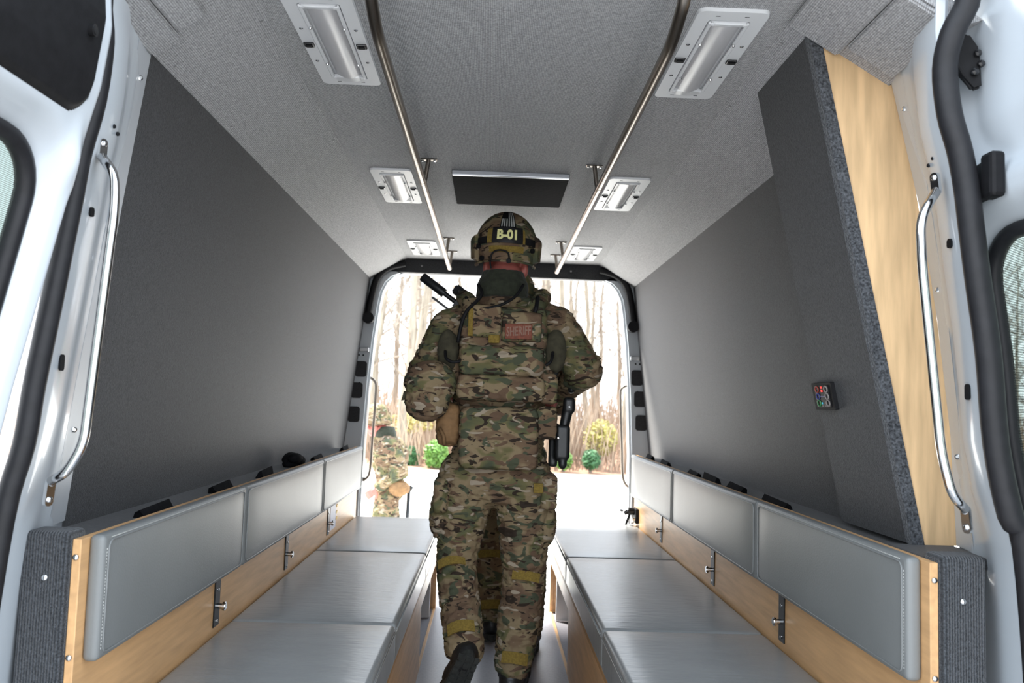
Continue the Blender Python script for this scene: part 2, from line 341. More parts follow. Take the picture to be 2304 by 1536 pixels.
# --- near door pillars (white), rubber seals
sealL=[A(*q,1.45) for q in ((237,0),(240,100),(222,230),(190,345),(172,440),(160,500),(120,700),(85,870),(62,1000),(15,1170))]
SLT=sorted([(-.4,.905),(.3,.903),(.6,.897),(.78,.887)]+[(p.z,-p.x) for p in sealL]+[(1.95,.760)])
sealR=[(A(2170,0,1.42)),(A(2135,80,1.435)),(A(2118,160,1.45))]+[A(*q,1.45) for q in ((2128,260),(2150,340),(2165,420),(2175,500),(2190,620),(2215,800),(2232,1000),(2265,1160),(2298,1230))]
SRT=sorted([(-.4,.93),(.3,.93),(.6,.925),(.8,.918)]+[(p.z,p.x) for p in sealR[2:]]+[(1.86,.762),(1.95,.765)])
def pillar(s,T,E,name):
    bm=bmn(); zs=[-.10,.3,.6,.78,.90,1.0,1.1,1.2,1.3,1.4,1.48,1.55,1.62,1.7,1.78,1.86,1.92,1.99]
    rows=[]
    for z in zs:
        a=interp(T,z); e=interp(E,z)
        pr=[(a+.04,1.475),(a+.012,1.452),(a-.002,1.458),(a+.000,1.49),(a+.006,1.55),(a+.012+(e-a)*.25,1.60),(a+(e-a)*.62,1.635),(a+(e-a)*.68,1.66),(e,1.735),(e+.05,1.80)]
        rows.append([bm.verts.new((s*x,y,z)) for x,y in pr])
    for r1,r2 in zip(rows,rows[1:]):
        for k in range(len(r1)-1): bm.faces.new((r1[k],r1[k+1],r2[k+1],r2[k]))
    p=struct(name,bm,'paint',smooth=True,auto=35); return p
EL=[(-.4,.926),(.863,.926),(1.065,.906),(1.213,.889),(1.526,.853),(1.863,.813),(1.99,.79)]
ER=[(-.4,.957),(.866,.957),(1.073,.949),(1.332,.922),(1.646,.874),(1.936,.806),(1.99,.80)]
pl=pillar(-1,SLT,EL,'trim_5'); pr=pillar(1,SRT,ER,'trim_6')
for s,T,E,pp in ((-1,SLT,EL,pl),(1,SRT,ER,pr)):
    # aluminium edge strip on the carpet side
    bm=bmn(); zs=[.87,1.1,1.35,1.6,1.87 if s<0 else 1.9]
    def row(z):
        e=interp(E,z); a=interp(T,z); q=a+(e-a)*.68
        return [(s*(q-.001),1.655,z),(s*(e-.003),1.742,z),(s*(e+.012),1.748,z),(s*(q+.012),1.668,z)]
    for z0,z1 in zip(zs,zs[1:]): hexa(bm,row(z0)+row(z1))
    st=struct('edge_strip',bm,'alu' ,pp)
    for z in (1.06,1.41,1.80):
        e=interp(E,z);a=interp(T,z); q=a+(e-a)*.68; bm=bmn(); disc_screw(bm,(s*((q+e)/2-.004),1.695,z),(-s,-1,0),.006,.003); struct('screw',bm,'chrome',pp)
    for z in (1.47,1.19):
        a=interp(T,z); bm=bmn(); pts=[(s*(a+.001),1.51+u,z+v) for u,v in rrect(.014,.03 if z<1.3 else .018,.006,4)]; poly_extrude(bm,pts,(-s*.004,0,0)); struct('slot',bm,'plastic',pp)
    for z,y in ((1.64,1.53),(1.632,1.55)):
        a=interp(T,z); bm=bmn(); disc_screw(bm,(s*(a+.004),y,z),(-s,-.3,0),.004,.002); struct('hole',bm,'plastic',pp)
def seal(pts,top,bot,r,name,lab):
    path=top+pts+bot; bm=bmn(); P=smoothpath(path,4); tube(bm,P,r,12)
    return struct(name,bm,'rubber',smooth=True)
so_=Vector((0,-.012,0))
topL=[Vector((-.001,1.425,2.0)),Vector((-.55,1.44,2.0)),Vector((-.70,1.44,1.985)),Vector((-.752,1.445,1.93))]
seal([p+so_ for p in sealL],topL,[Vector((-.898,1.44,.6)),Vector((-.905,1.44,.1)),Vector((-.905,1.44,-.1))],.0185,'trim_7','')
topR=[Vector((.001,1.425,2.0)),Vector((.62,1.41,1.99)),Vector((.76,1.40,1.965))]
seal([p+so_ for p in sealR],topR,[Vector((.925,1.44,.6)),Vector((.93,1.44,.1)),Vector((.93,1.44,-.1))],.0215,'trim_8','')
# --- rear door leaves, swung open
def leaf(s,name,T,y0,off,k,win,trimrect,wt):
    offs=off if isinstance(off,list) else [(0,off)]
    def P(t,z,d=0): return Vector((s*(interp(T,z)+interp(offs,z)+k*t+d),y0-t,z))
    def sd(t,z,w,r):
        cx,cz=(w[0]+w[1])/2,(w[2]+w[3])/2; qx=abs(t-cx)-(w[1]-w[0])/2+r; qz=abs(z-cz)-(w[3]-w[2])/2+r
        return math.hypot(max(qx,0),max(qz,0))+min(max(qx,qz),0)-r
    nt_,nz_=96,190; t0,t1,z0,z1=0,.84,-.25,1.99; root=None
    bm=bmn(); G={}
    def vt(i,j):
        if (i,j) not in G:
            t=t0+(t1-t0)*(i/nt_)**1.25; z=z0+(z1-z0)*j/nz_
            d=sd(t,z,win,.09); dd=.050*(1-sstep(.0,.055,d)) if d<.055 else 0
            dd+=.03*(1-sstep(0,.022,t))*(1 if t<.022 else 0)
            if trimrect is None:
                d2=sd(t,z,(.10,.75,1.60,1.94),.1); dd+=.035*(1-sstep(-.03,.03,d2))
            dd-=.016*math.exp(-((t-wt)/.018)**2)*(1-sstep(1.5,1.62,z))
            G[i,j]=bm.verts.new(P(t,z,dd))
        return G[i,j]
    for i in range(nt_):
        for j in range(nz_):
            t=t0+(t1-t0)*((i+.5)/nt_)**1.25; z=z0+(z1-z0)*(j+.5)/nz_
            if sd(t,z,win,.09)<-.002: continue
            bm.faces.new((vt(i,j),vt(i+1,j),vt(i+1,j+1),vt(i,j+1)))
    root=struct(name,bm,'paint',smooth=True)
    # outer skin
    bm=bmn()
    GG={}
    for i in range(0,25):
        for j in range(0,25):
            t=t0+(t1-t0)*i/24; z=z0+(z1-z0)*j/24; GG[i,j]=bm.verts.new(P(t,z,.085))
    for i in range(24):
        for j in range(24):
            t=t0+(t1-t0)*(i+.5)/24; z=z0+(z1-z0)*(j+.5)/24
            if sd(t,z,win,.09)<.065: continue
            bm.faces.new((GG[i,j],GG[i+1,j],GG[i+1,j+1],GG[i,j+1]))
    for j in range(24): 
        for ii in (0,24):
            t=t0+(t1-t0)*ii/24
            a=bm.verts.new(P(t,z0+(z1-z0)*j/24,.03 if ii==0 else 0)); b=bm.verts.new(P(t,z0+(z1-z0)*(j+1)/24,.03 if ii==0 else 0)); bm.faces.new((GG[ii,j],GG[ii,j+1],b,a))
    struct('outer_skin',bm,'paint',root,smooth=True)
    cx,cz=(win[0]+win[1])/2,(win[2]+win[3])/2; ww,hh=win[1]-win[0],win[3]-win[2]
    ct=[P(cx+u,cz+v,.046) for u,v in rrect(ww,hh,.09,8)]
    # densify straight runs so the gasket follows the curve
    dense=[]
    for a,b in zip(ct,ct[1:]+ct[:1]):
        n=max(1,int((b-a).length/.04)); 
        for q in range(n): 
            p=a.lerp(b,q/n); z=p.z; t=y0-p.y; dense.append(P(t,z,.046))
    bm=bmn(); tube(bm,dense,.016,8,closed=True); struct('window_gasket',bm,'rubber',root,smooth=True)
    bm=bmn(); ng,nh=14,20; q={}
    for i in range(ng+1):
        for j in range(nh+1): q[i,j]=bm.verts.new(P(win[0]+ww*i/ng,win[2]+hh*j/nh,.052))
    for i in range(ng):
        for j in range(nh):
            if sd(win[0]+ww*(i+.5)/ng,win[2]+hh*(j+.5)/nh,win,.09)<.02: bm.faces.new((q[i,j],q[i+1,j],q[i+1,j+1],q[i,j+1]))
    struct('window_glass',bm,'glass',root,smooth=True)
    return root,P,sd
d1,PL,sdf=leaf(-1,'door_1',SLT,1.400,[(.9,.010),(1.04,.008),(1.28,-.012),(1.5,-.030),(1.75,-.043)],.02,(.067,.74,.72,1.535),1,.045)
# black upper trim panel with its push button on the left leaf
bm=bmn(); tr=(.046,.72,1.592,1.925); G={}
nn,mm=200,110
for i in range(nn+1):
    for j in range(mm+1):
        t=tr[0]+(tr[1]-tr[0])*(i/nn)**1.6; z=tr[2]+(tr[3]-tr[2])*j/mm; d=sdf(t,z,tr,.055); G[i,j]=(t,z,d)
vv={}
def gv(i,j,top):
    if (i,j,top) not in vv:
        t,z,d=G[i,j]; vv[i,j,top]=bm.verts.new(PL(t,z,(-.007*sstep(0,.012,-d)) if top else .004))
    return vv[i,j,top]
for i in range(nn):
    for j in range(mm):
        t,z,_=G[i,j]
        if sdf(t+.005,z+.004,tr,.055)<.002: bm.faces.new([gv(a,b,True) for a,b in ((i,j),(i+1,j),(i+1,j+1),(i,j+1))])
tp=struct('upper_trim_panel',bm,'plastic',d1,smooth=True,label='black moulded trim panel')
c=PL(.095,1.725,-.009); bm=bmn(); cyl(bm,c+Vector((-.004,0,0)),c+Vector((.006,0,0)),.010,18); cyl(bm,c+Vector((.004,0,0)),c+Vector((.007,0,0)),.007,18); struct('push_clip',bm,'plasticg',tp,smooth=True,auto=40)
d2,PR,_=leaf(1,'door_2',SRT,1.62,.05,.02,(.075,.74,.90,1.49),None,.03)
for z,hh in ((1.80,.05),(1.575,.06)):
    x=interp(SRT,z)
    bm=bmn(); a=Vector((x+.01,1.52,z))
    if hh==.06:
        xl=x+.052
        hexa(bm,[Vector(v) for v in ((xl-.004,1.575,z-.036),(xl-.020,1.43,z-.034),(xl+.004,1.43,z-.034),(xl+.004,1.575,z-.036),(xl-.004,1.575,z+.030),(xl-.020,1.43,z+.036),(xl+.004,1.43,z+.036),(xl+.004,1.575,z+.030))])
        bmesh.ops.bevel(bm,geom=bm.edges[:],offset=.004,segments=2,affect='EDGES')
        box(bm,xl-.026,xl+.002,1.400,1.438,z-.040,z+.044,.008)
    else:
        poly_extrude(bm,[(x+.03,1.47,z+.055),(x+.062,1.46,z+.06),(x+.078,1.455,z+.03),(x+.082,1.455,z-.045),(x+.066,1.46,z-.05),(x+.05,1.465,z-.02),(x+.02,1.47,z+.03)],(0,.012,0))
        bmesh.ops.bevel(bm,geom=bm.edges[:],offset=.004,segments=2,affect='EDGES')
    hg=struct('hinge',bm,'plastic',d2,label='black door hinge')
    for q in ((.072,.018),(.078,-.002),(.066,-.018)):
        bm=bmn()
        if hh==.06: disc_screw(bm,(x+.052-.027,1.408+.018*(q[0]<.07)+.010*(q[0]>.075),z+q[1]*1.2),(-1,0,0),.006,.004)
        else: disc_screw(bm,(x+q[0],1.453,z+q[1]),(0,-1,0),.007,.006); struct('bolt',bm,'plasticg',hg)
# --- column on the right: carpeted face with an upright maple end panel
def colx(z): return .634+.205*(1.985-z)
ctop=1.993
cb=thing('cabinet',(.80,1.76,.87),'tall narrow cabinet beside the right door pillar, charcoal felt side and maple end panel','cabinet')
bm=bmn(); zs=[.868,1.1,1.4,1.7,ctop]
for z0,z1 in zip(zs,zs[1:]):
    r=lambda z:[(colx(z),1.768,z),(colx(z),2.10,z),(max(wx(z),colx(z)+.03)+.02,2.10,z),(max(wx(z),colx(z)+.03)+.02,1.768,z)]
    hexa(bm,[Vector(q) for q in r(z0)+r(z1)])
bmesh.ops.remove_doubles(bm,verts=bm.verts,dist=.0005)
obj('felt_side',bm,'felt',cb)
bm=bmn()
for z0,z1 in zip(zs,zs[1:]):
    r=lambda z:[(colx(z)-.001,1.748,z),(colx(z)-.001,1.772,z),(colx(z)+.026,1.772,z),(colx(z)+.026,1.748,z)]
    hexa(bm,[Vector(q) for q in r(z0)+r(z1)])
obj('ribbed_edge',bm,'knit',cb)
bm=bmn()
ex=lambda z:[(colx(z)+.026,1.752,z),(colx(z)+.026,1.766,z),(interp(ER,z)+.004,1.766,z),(interp(ER,z)+.004,1.752,z)]
for z0,z1 in zip(zs,zs[1:]): hexa(bm,[Vector(q) for q in ex(z0)+ex(z1)])
bmesh.ops.remove_doubles(bm,verts=bm.verts,dist=.0005)
obj('end_panel',bm,'maple_v',cb,label='pale maple end panel')
# control panel on the column
def onface(px,py):
    d=ray(px,py); n=Vector((1,0,.205)); p0=Vector((.634,0,1.985)); return CAM+d*((p0-CAM).dot(n)/d.dot(n))
c0=[onface(*q) for q in ((1833,860),(1880,857),(1888,922),(1843,920))]
cc=sum(c0,Vector())/4; un=Vector((0,-1,0)); vn=Vector((-.205,0,1)).normalized(); nn_=Vector((-1,0,-.205)).normalized()
cw=abs(c0[0].y-c0[1].y)*.92; chh=abs(c0[0].z-c0[3].z)
cpn=thing('control_panel',cc,'small black control panel with red readout on the felt column','control panel')
def onp(u,v,o=0): return cc+un*u+vn*v+nn_*o
def plate(name,u0,u1,v0,v1,o0,o1,m,par,bev=.003,**k):
    bm=bmn(); poly_extrude(bm,[onp((u0+u1)/2+a,(v0+v1)/2+b,o0) for a,b in rrect(u1-u0,v1-v0,min(bev,(u1-u0)*.3,(v1-v0)*.3),3)],nn_*(o1-o0)); return obj(name,bm,m,par,**k)
plate('bezel',-cw/2,cw/2,-chh/2,chh/2,-.002,.010,'plastic',cpn)
plate('screen',-cw*.36,cw*.36,-chh*.40,chh*.40,.010,.0115,'plasticg',cpn)
for u,v,m in ((-.22,.26,'ringred'),(-.22,0,'ringblue'),(-.22,-.25,'ringgreen'),(.24,.26,'ringgrey'),(.24,0,'ringgrey'),(.24,-.25,'ringgrey')):
    bm=bmn(); tube(bm,[onp(u*cw+.0085*math.cos(t)*1.15,v*chh+.0075*math.sin(t),.0118) for t in [2*math.pi*k/20 for k in range(20)]],.0018,6,closed=True); obj('button_ring',bm,m,cpn,smooth=True)
plate('digit',-.02*cw,.07*cw,.16*chh,.25*chh,.0118,.0125,'led',cpn); plate('digit',-.02*cw,.07*cw,.29*chh,.37*chh,.0118,.0125,'led',cpn)
plate('readout_bar',-.10*cw,.12*cw,-.03*chh,.02*chh,.0118,.0122,'printgrey',cpn)
plate('indicator',-.08*cw,-.03*cw,-.29*chh,-.21*chh,.0118,.0122,'ledb',cpn); plate('indicator',.10*cw,.14*cw,-.27*chh,-.22*chh,.0118,.0122,'ringred',cpn)
for u in (-.08,.06,.13): plate('printed_mark',u*cw,(u+.05)*cw,-.37*chh,-.34*chh,.0118,.0121,'ringgrey',cpn,.0005)
# ---------------------------------------------------------------- benches
def cushion_bm(c,size,rb,puff,axis):
    # soft slab: rounded box with gently crowned large faces
    bm=bmn(); sx,sy_,sz=size; r=bmesh.ops.create_cube(bm,size=1)
    for v in bm.verts: v.co=Vector((v.co.x*sx,v.co.y*sy_,v.co.z*sz))
    bmesh.ops.bevel(bm,geom=bm.edges[:],offset=rb,segments=4,profile=.55,affect='EDGES')
    bmesh.ops.subdivide_edges(bm,edges=[e for e in bm.edges if e.calc_length()>.08],cuts=7,use_grid_fill=True)
    for v in bm.verts:
        n=[v.co.x/(sx/2),v.co.y/(sy_/2),v.co.z/(sz/2)]; k=1
        for i in range(3):
            if i!=axis: k*=max(0,1-abs(n[i])**6)
        o=list(v.co); sg=1 if n[axis]>0 else -1
        if abs(n[axis])>.7: o[axis]+=sg*puff*k+.0012*k*mnoise.noise(Vector((v.co.x*9,v.co.y*9,v.co.z*9)))
        v.co=Vector(o)+Vector(c)
    return bm
sides={-1:'left',1:'right'}
ends=[(YN,Y1,'near'),(Y1,Y2,'middle'),(Y2,YF,'far')]
def dash(bm,a,b,step,r):
    a=Vector(a);b=Vector(b); n=int((b-a).length/step)
    for i in range(n):
        p=a.lerp(b,(i+.15)/n); q=a.lerp(b,(i+.7)/n); cyl(bm,p,q,r,5)
for s in (-1,1):
    sd_=sides[s]
    bn=thing('bench',(s*.55,3.1,0),'maple long bench base along the %s wall with latches on its backboard'%sd_,'bench','wooden bench bases')
    bm=bmn(); box(bm,s*.790,s*.806,1.545,YF+.03,0,ZT-.004,.0015,1); obj('backboard',bm,'maple',bn)
    bm=bmn(); box(bm,s*.806,s*.930,1.60,YF+.03,ZT-.035,ZT-.016,.006); obj('carpet_ledge',bm,'felt',bn)
    bm=bmn(); box(bm,s*.807,s*(.892),1.532,1.60,-.0,.882,.010,3); ec=obj('end_cap',bm,'rib',bn,label='ribbed charcoal carpet end cap')
    for z,x in ((.80,.845),(.30,.845)):
        bm=bmn(); disc_screw(bm,(s*x,1.532,z),(0,-1,0),.0065,.004); obj('screw',bm,'chrome',ec,smooth=True)
    if s>0:
        bm=bmn(); box(bm,.807,.955,1.600,1.766,.845,.868,.006); obj('end_cap_top',bm,'felt',bn)
    for z in (.835,.655):
        bm=bmn(); disc_screw(bm,(s*.798,1.545,z),(0,-1,0),.006,.004); obj('screw',bm,'chrome',bn,smooth=True)
    # seat: lid board, front panel, rail, post
    bm=bmn(); box(bm,s*(AI+.006),s*.789,1.56,4.66,.343,.363,.002,1); obj('lid_board',bm,'maple_edge',bn)
    bm=bmn(); box(bm,s*(AI+.010),s*(AI+.028),1.56,3.56,0,.343,.0015,1); obj('front_panel',bm,'maple',bn)
    bm=bmn(); box(bm,s*(AI+.029),s*.789,1.562,1.578,0,.343); obj('near_end_board',bm,'maple',bn)
    bm=bmn(); box(bm,s*(AI+.010),s*(AI+.028),3.56,4.62,.265,.343,.0015,1); obj('front_rail',bm,'maple',bn)
    bm=bmn(); box(bm,s*(AI+.010),s*(AI+.028),4.58,4.64,0,.265,.0015,1); obj('end_post',bm,'maple',bn)
    bm=bmn(); box(bm,s*(AI+.03),s*.789,4.60,4.62,0,.343); obj('end_board',bm,'maple',bn)
    bm=bmn(); box(bm,s*(AI+.03),s*.70,4.40,4.42,.005,.343,.0015,1); obj('divider',bm,'lampwhite',bn)
    bm=bmn(); box(bm,s*(AI+.03),s*.789,3.56,3.575,.002,.343); obj('locker_end',bm,'rubber',bn)
    bm=bmn(); box(bm,s*(AI+.010),s*(AI+.022),3.56,4.60,0,.008); obj('floor_strip',bm,'maple',bn)
    # latches
    for y in ((2.335,3.11,3.895) if s<0 else (2.32,3.035,3.95)):
        bm=bmn(); box(bm,s*.7905,s*.786,y-.022,y+.022,.500,.66,.002,1); la=obj('latch',bm,'gun',bn,label='black metal latch strip')
        bm=bmn(); cyl(bm,(s*.787,y,.556),(s*.768,y,.556),.0075,14); cyl(bm,(s*.770,y,.556),(s*.764,y,.556),.0125,18); cyl(bm,(s*.764,y,.556),(s*.762,y,.556),.009,14); obj('knob',bm,'chrome',la,smooth=True,auto=40)
        for z in (.515,.60):
            bm=bmn(); disc_screw(bm,(s*.786,y,z),(-s,0,0),.005,.003); obj('rivet',bm,'chrome',la)
    if s>0:
        bm=bmn(); disc_screw(bm,(.790,1.86,.51),(-1,0,0),.007,.004); obj('screw',bm,'chrome',bn,smooth=True)
        bm=bmn(); disc_screw(bm,(.790,4.25,.45),(-1,0,0),.007,.004); obj('screw',bm,'chrome',bn,smooth=True)
    # cushions
    for i,(ya,yb,w) in enumerate(ends):
        tk=.030; g_=.003
        bc=thing('back_cushion',(s*(B+tk/2),(ya+yb)/2,(ZT+ZB)/2),'grey padded vinyl back cushion, the %s of three along the %s bench'%({'near':'nearest','middle':'middle one','far':'farthest'}[w],sd_),'cushion','grey back cushions')
        bm=cushion_bm(bc.location,(tk,yb-ya-2*g_,ZT-ZB),.012,.004,0); obj('cover',bm,'vinyl',bc,smooth=True)
        e=.014; x=s*(B-.0012); c4=[(x,ya+e+.006,ZT-e+.002),(x,yb-e-.006,ZT-e+.002),(x,yb-e-.006,ZB+e-.002),(x,ya+e+.006,ZB+e-.002)]
        bm=bmn(); mid=Vector(c4[0]).lerp(Vector(c4[3]),.5); tube(bm,roundcorners([mid]+c4+[mid],.018)[:-1],.0021,6,closed=True); obj('piping',bm,'vinyl',bc,smooth=True)
        if w=='near':
            bm=bmn(); xx=s*(B+.0002); dash(bm,(xx,ya+.0145,ZT-.025),(xx,ya+.0145,ZB+.02),.006,.0011); dash(bm,(xx,ya+.03,ZT-.0075),(xx,yb-.03,ZT-.0075),.006,.0011); obj('stitching',bm,'thread',bc,kind='stuff')
        # seat cushion
        ya2=1.56 if w=='near' else ya; th=ZS-.364; x0=AI; x1=.7885
        sc=thing('seat_cushion',(s*(x0+x1)/2,(ya2+yb)/2,.364),'grey vinyl seat cushion lying on the %s bench, %s of its three'%(sd_,{'near':'nearest','middle':'the middle','far':'farthest'}[w]),'cushion','grey seat cushions')
        bm=cushion_bm((s*(x0+x1)/2,(ya2+yb)/2,.364+th/2),(x1-x0,yb-ya2-2*g_,th),.016,.004,2); obj('cover',bm,'seatvinyl_lit',sc,smooth=True)
        bm=bmn(); xx=s*(AI-.0005); tube(bm,[(xx,ya2+.02,ZS-.019),(xx,yb-.02,ZS-.019)],.003,6); obj('piping',bm,'vinyl',sc,smooth=True)
        bm=bmn(); dash(bm,(s*(AI-.0005),ya2+.02,ZS-.026),(s*(AI-.0005),yb-.02,ZS-.026),.007,.001); obj('stitching',bm,'thread',sc,kind='stuff')
# sticker beside the farthest left latch
st=thing('sticker',(-.7895,4.01,.56),'white instruction sticker with yellow tabs beside the far left latch','sticker')
bm=bmn(); box(bm,-.790,-.7885,3.945,4.08,.51,.65); obj('sheet',bm,'sticker',st)
for z in (.545,.575,.605):
    bm=bmn(); box(bm,-.789,-.786,4.08,4.115,z,z+.012); obj('tab',bm,'yellowtab',st)
# black clip with a trailing cable on the far end of the right bench
p=AX(1432,1155,.785)
hk=thing('cable_clip',(.775,p.y,p.z),'black plastic clip with dangling cable on far end of right bench backboard','clip')
bm=bmn(); box(bm,.790,.772,p.y-.05,p.y+.05,p.z-.05,p.z+.03,.004); obj('base_plate',bm,'plastic',hk)
bm=bmn(); cyl(bm,(.775,p.y,p.z+.01),(.735,p.y,p.z+.012),.02,14); cyl(bm,(.735,p.y,p.z+.012),(.715,p.y,p.z),.014,12); cyl(bm,(.75,p.y,p.z),(.705,p.y+.05,p.z+.01),.008,8); obj('plug',bm,'plasticg',hk,smooth=True,auto=40)
bm=bmn(); tube(bm,smoothpath([(.745,p.y,p.z-.01),(.735,p.y+.02,p.z-.05),(.72,p.y+.05,p.z-.11),(.71,p.y+.06,p.z-.18)],5),.007,8); obj('cable',bm,'plastic',hk,smooth=True)
bm=bmn(); cyl(bm,(.77,p.y-.03,p.z-.03),(.755,p.y-.03,p.z-.03),.016,12); obj('socket_ring',bm,'chrome',hk,smooth=True,auto=40)
# black felt flaps tucked behind the backrests
fl_l=[(350,1128,.10,'nearest'),(500,1090,.09,'second'),(597,1058,.08,'third'),(715,1023,.10,'fifth'),(775,1008,.09,'last')]
fl_r=[(1745,1132,.12,'nearest'),(1655,1090,.10,'second'),(1600,1071,.11,'third'),(1560,1062,.09,'fourth'),(1497,1043,.09,'fifth'),(1462,1029,.08,'last')]
ordw=['first','second','third','fourth','fifth','sixth']
for s,L in ((-1,fl_l),(1,fl_r)):
    for i,(px,py,ww,w) in enumerate(L):
        p=AX(px,py,s*.835); tw=R.uniform(-.03,.03)
        bm=bmn(); 
        za=ZT-.016; ww*=1.7; zt=za+.019+.008*((i*7)%3)/2
        hexa(bm,[Vector(v) for v in ((s*.822,p.y-ww/2,za),(s*.822,p.y+ww/2,za),(s*.850,p.y+ww/2,za),(s*.850,p.y-ww/2,za),(s*.832,p.y-ww/2+tw,zt),(s*.832,p.y+ww/2+tw,zt+.006),(s*.842,p.y+ww/2+tw,zt),(s*.842,p.y-ww/2+tw,zt-.006))])
        obj('felt_flap',bm,'black_cloth',label='small black felt flap behind the %s backrest, %s counted from the near end'%(sides[s],ordw[i]),cat='flap',group='black flaps behind the backrests')
p=AX(662,1040,-.845); bm=bmn()
for k in range(7): ell(bm,(-.845+R.uniform(-.015,.015),p.y+R.uniform(-.06,.06),ZT+.005+R.uniform(-.01,.02)),(.03,.05,.022),seg=12,rings=8)
obj('cloth_bundle',bm,'black_cloth',smooth=True,label='crumpled black fuzzy cloth lying behind the left backrest',cat='cloth')
# ---------------------------------------------------------------- ceiling fittings
def light(x,y0,y1,label):
    xm=x; L=y1-y0; w=.160; ym=(y0+y1)/2; z=SZ
    t=thing('ceiling_light',(xm,ym,z),label,'light','ceiling lights')
    # bezel: rounded frame with an opening
    bm=bmn(); o=rrect(w,L,.018,5); i=rrect(w*.60,L*.83,.008,5); n=len(o)
    def ringv(P,zz): return [bm.verts.new((xm+u,ym+v,zz)) for u,v in P]
    a=ringv(o,z+.001); b=ringv([(u*.985,v*.995) for u,v in o],z-.008); c=ringv(i,z-.008); d=ringv([(u*.9,v*.97) for u,v in i],z-.001)
    for A1,B1 in ((a,b),(b,c),(c,d)):
        for k in range(n): bm.faces.new((A1[k],A1[(k+1)%n],B1[(k+1)%n],B1[k]))
    bm.faces.new(d)
    bz=obj('bezel',bm,'lampwhite',t,smooth=True,auto=35)
    for ya_,yb_ in ((y0+L*.10,y0+L*.125),(y1-L*.125,y1-L*.10)):
        bm=bmn(); box(bm,xm-w*.27,xm+w*.27,ya_,yb_,z-.013,z-.002,.003); obj('socket',bm,'lampwhite',t)
    bm=bmn(); cyl(bm,(xm,y0+L*.115,z+.036),(xm,y1-L*.115,z+.036),.050,40); obj('tube',bm,'tube',t,smooth=True,auto=50)
    bm=bmn(); n=14; pa=[]
    for yy in (y0+L*.09,y1-L*.09):
        pa.append([bm.verts.new((xm+w*.28*math.cos(math.pi*k/n),yy,z-.002-.016*math.sin(math.pi*k/n))) for k in range(n+1)])
    for k in range(n): bm.faces.new((pa[0][k],pa[0][k+1],pa[1][k+1],pa[1][k]))
    obj('lens',bm,'clear',t,smooth=True)
    for sx in (-1,1):
        bm=bmn(); box(bm,xm+sx*w*.40-.013,xm+sx*w*.40+.013,ym-.011,ym+.011,z-.013,z-.006,.003); sw=obj('switch',bm,'plasticg',t)
        bm=bmn(); box(bm,xm+sx*w*.40-.008,xm+sx*w*.40+.008,ym-.006,ym+.006,z-.0155,z-.012,.002); obj('rocker',bm,'plastic',sw)
        for q in (-.17,.19):
            bm=bmn(); disc_screw(bm,(xm+sx*w*.40,ym+q*L,z-.008),(0,0,-1),.005,.003); obj('screw',bm,'chrome',t)
        for q in (-.2,.2):
            bm=bmn(); disc_screw(bm,(xm+sx*w*.245,ym+q*L,z-.012),(0,0,-1),.004,.006); obj('clip_screw',bm,'chrome',t)
        bm=bmn(); box(bm,xm+sx*w*.26-.004,xm+sx*w*.26+.004,y0+L*.1,y1-L*.1,z-.012,z-.006,.001,1); obj('lens_rail',bm,'lampwhite',t)
    for q in (-1,1):
        for u in (-.2,.2):
            bm=bmn(); box(bm,xm+u*w-.005,xm+u*w+.005,ym+q*L*.455-.001,ym+q*L*.455+.001,z-.0085,z-.0075); obj('slot',bm,'plastic',t)
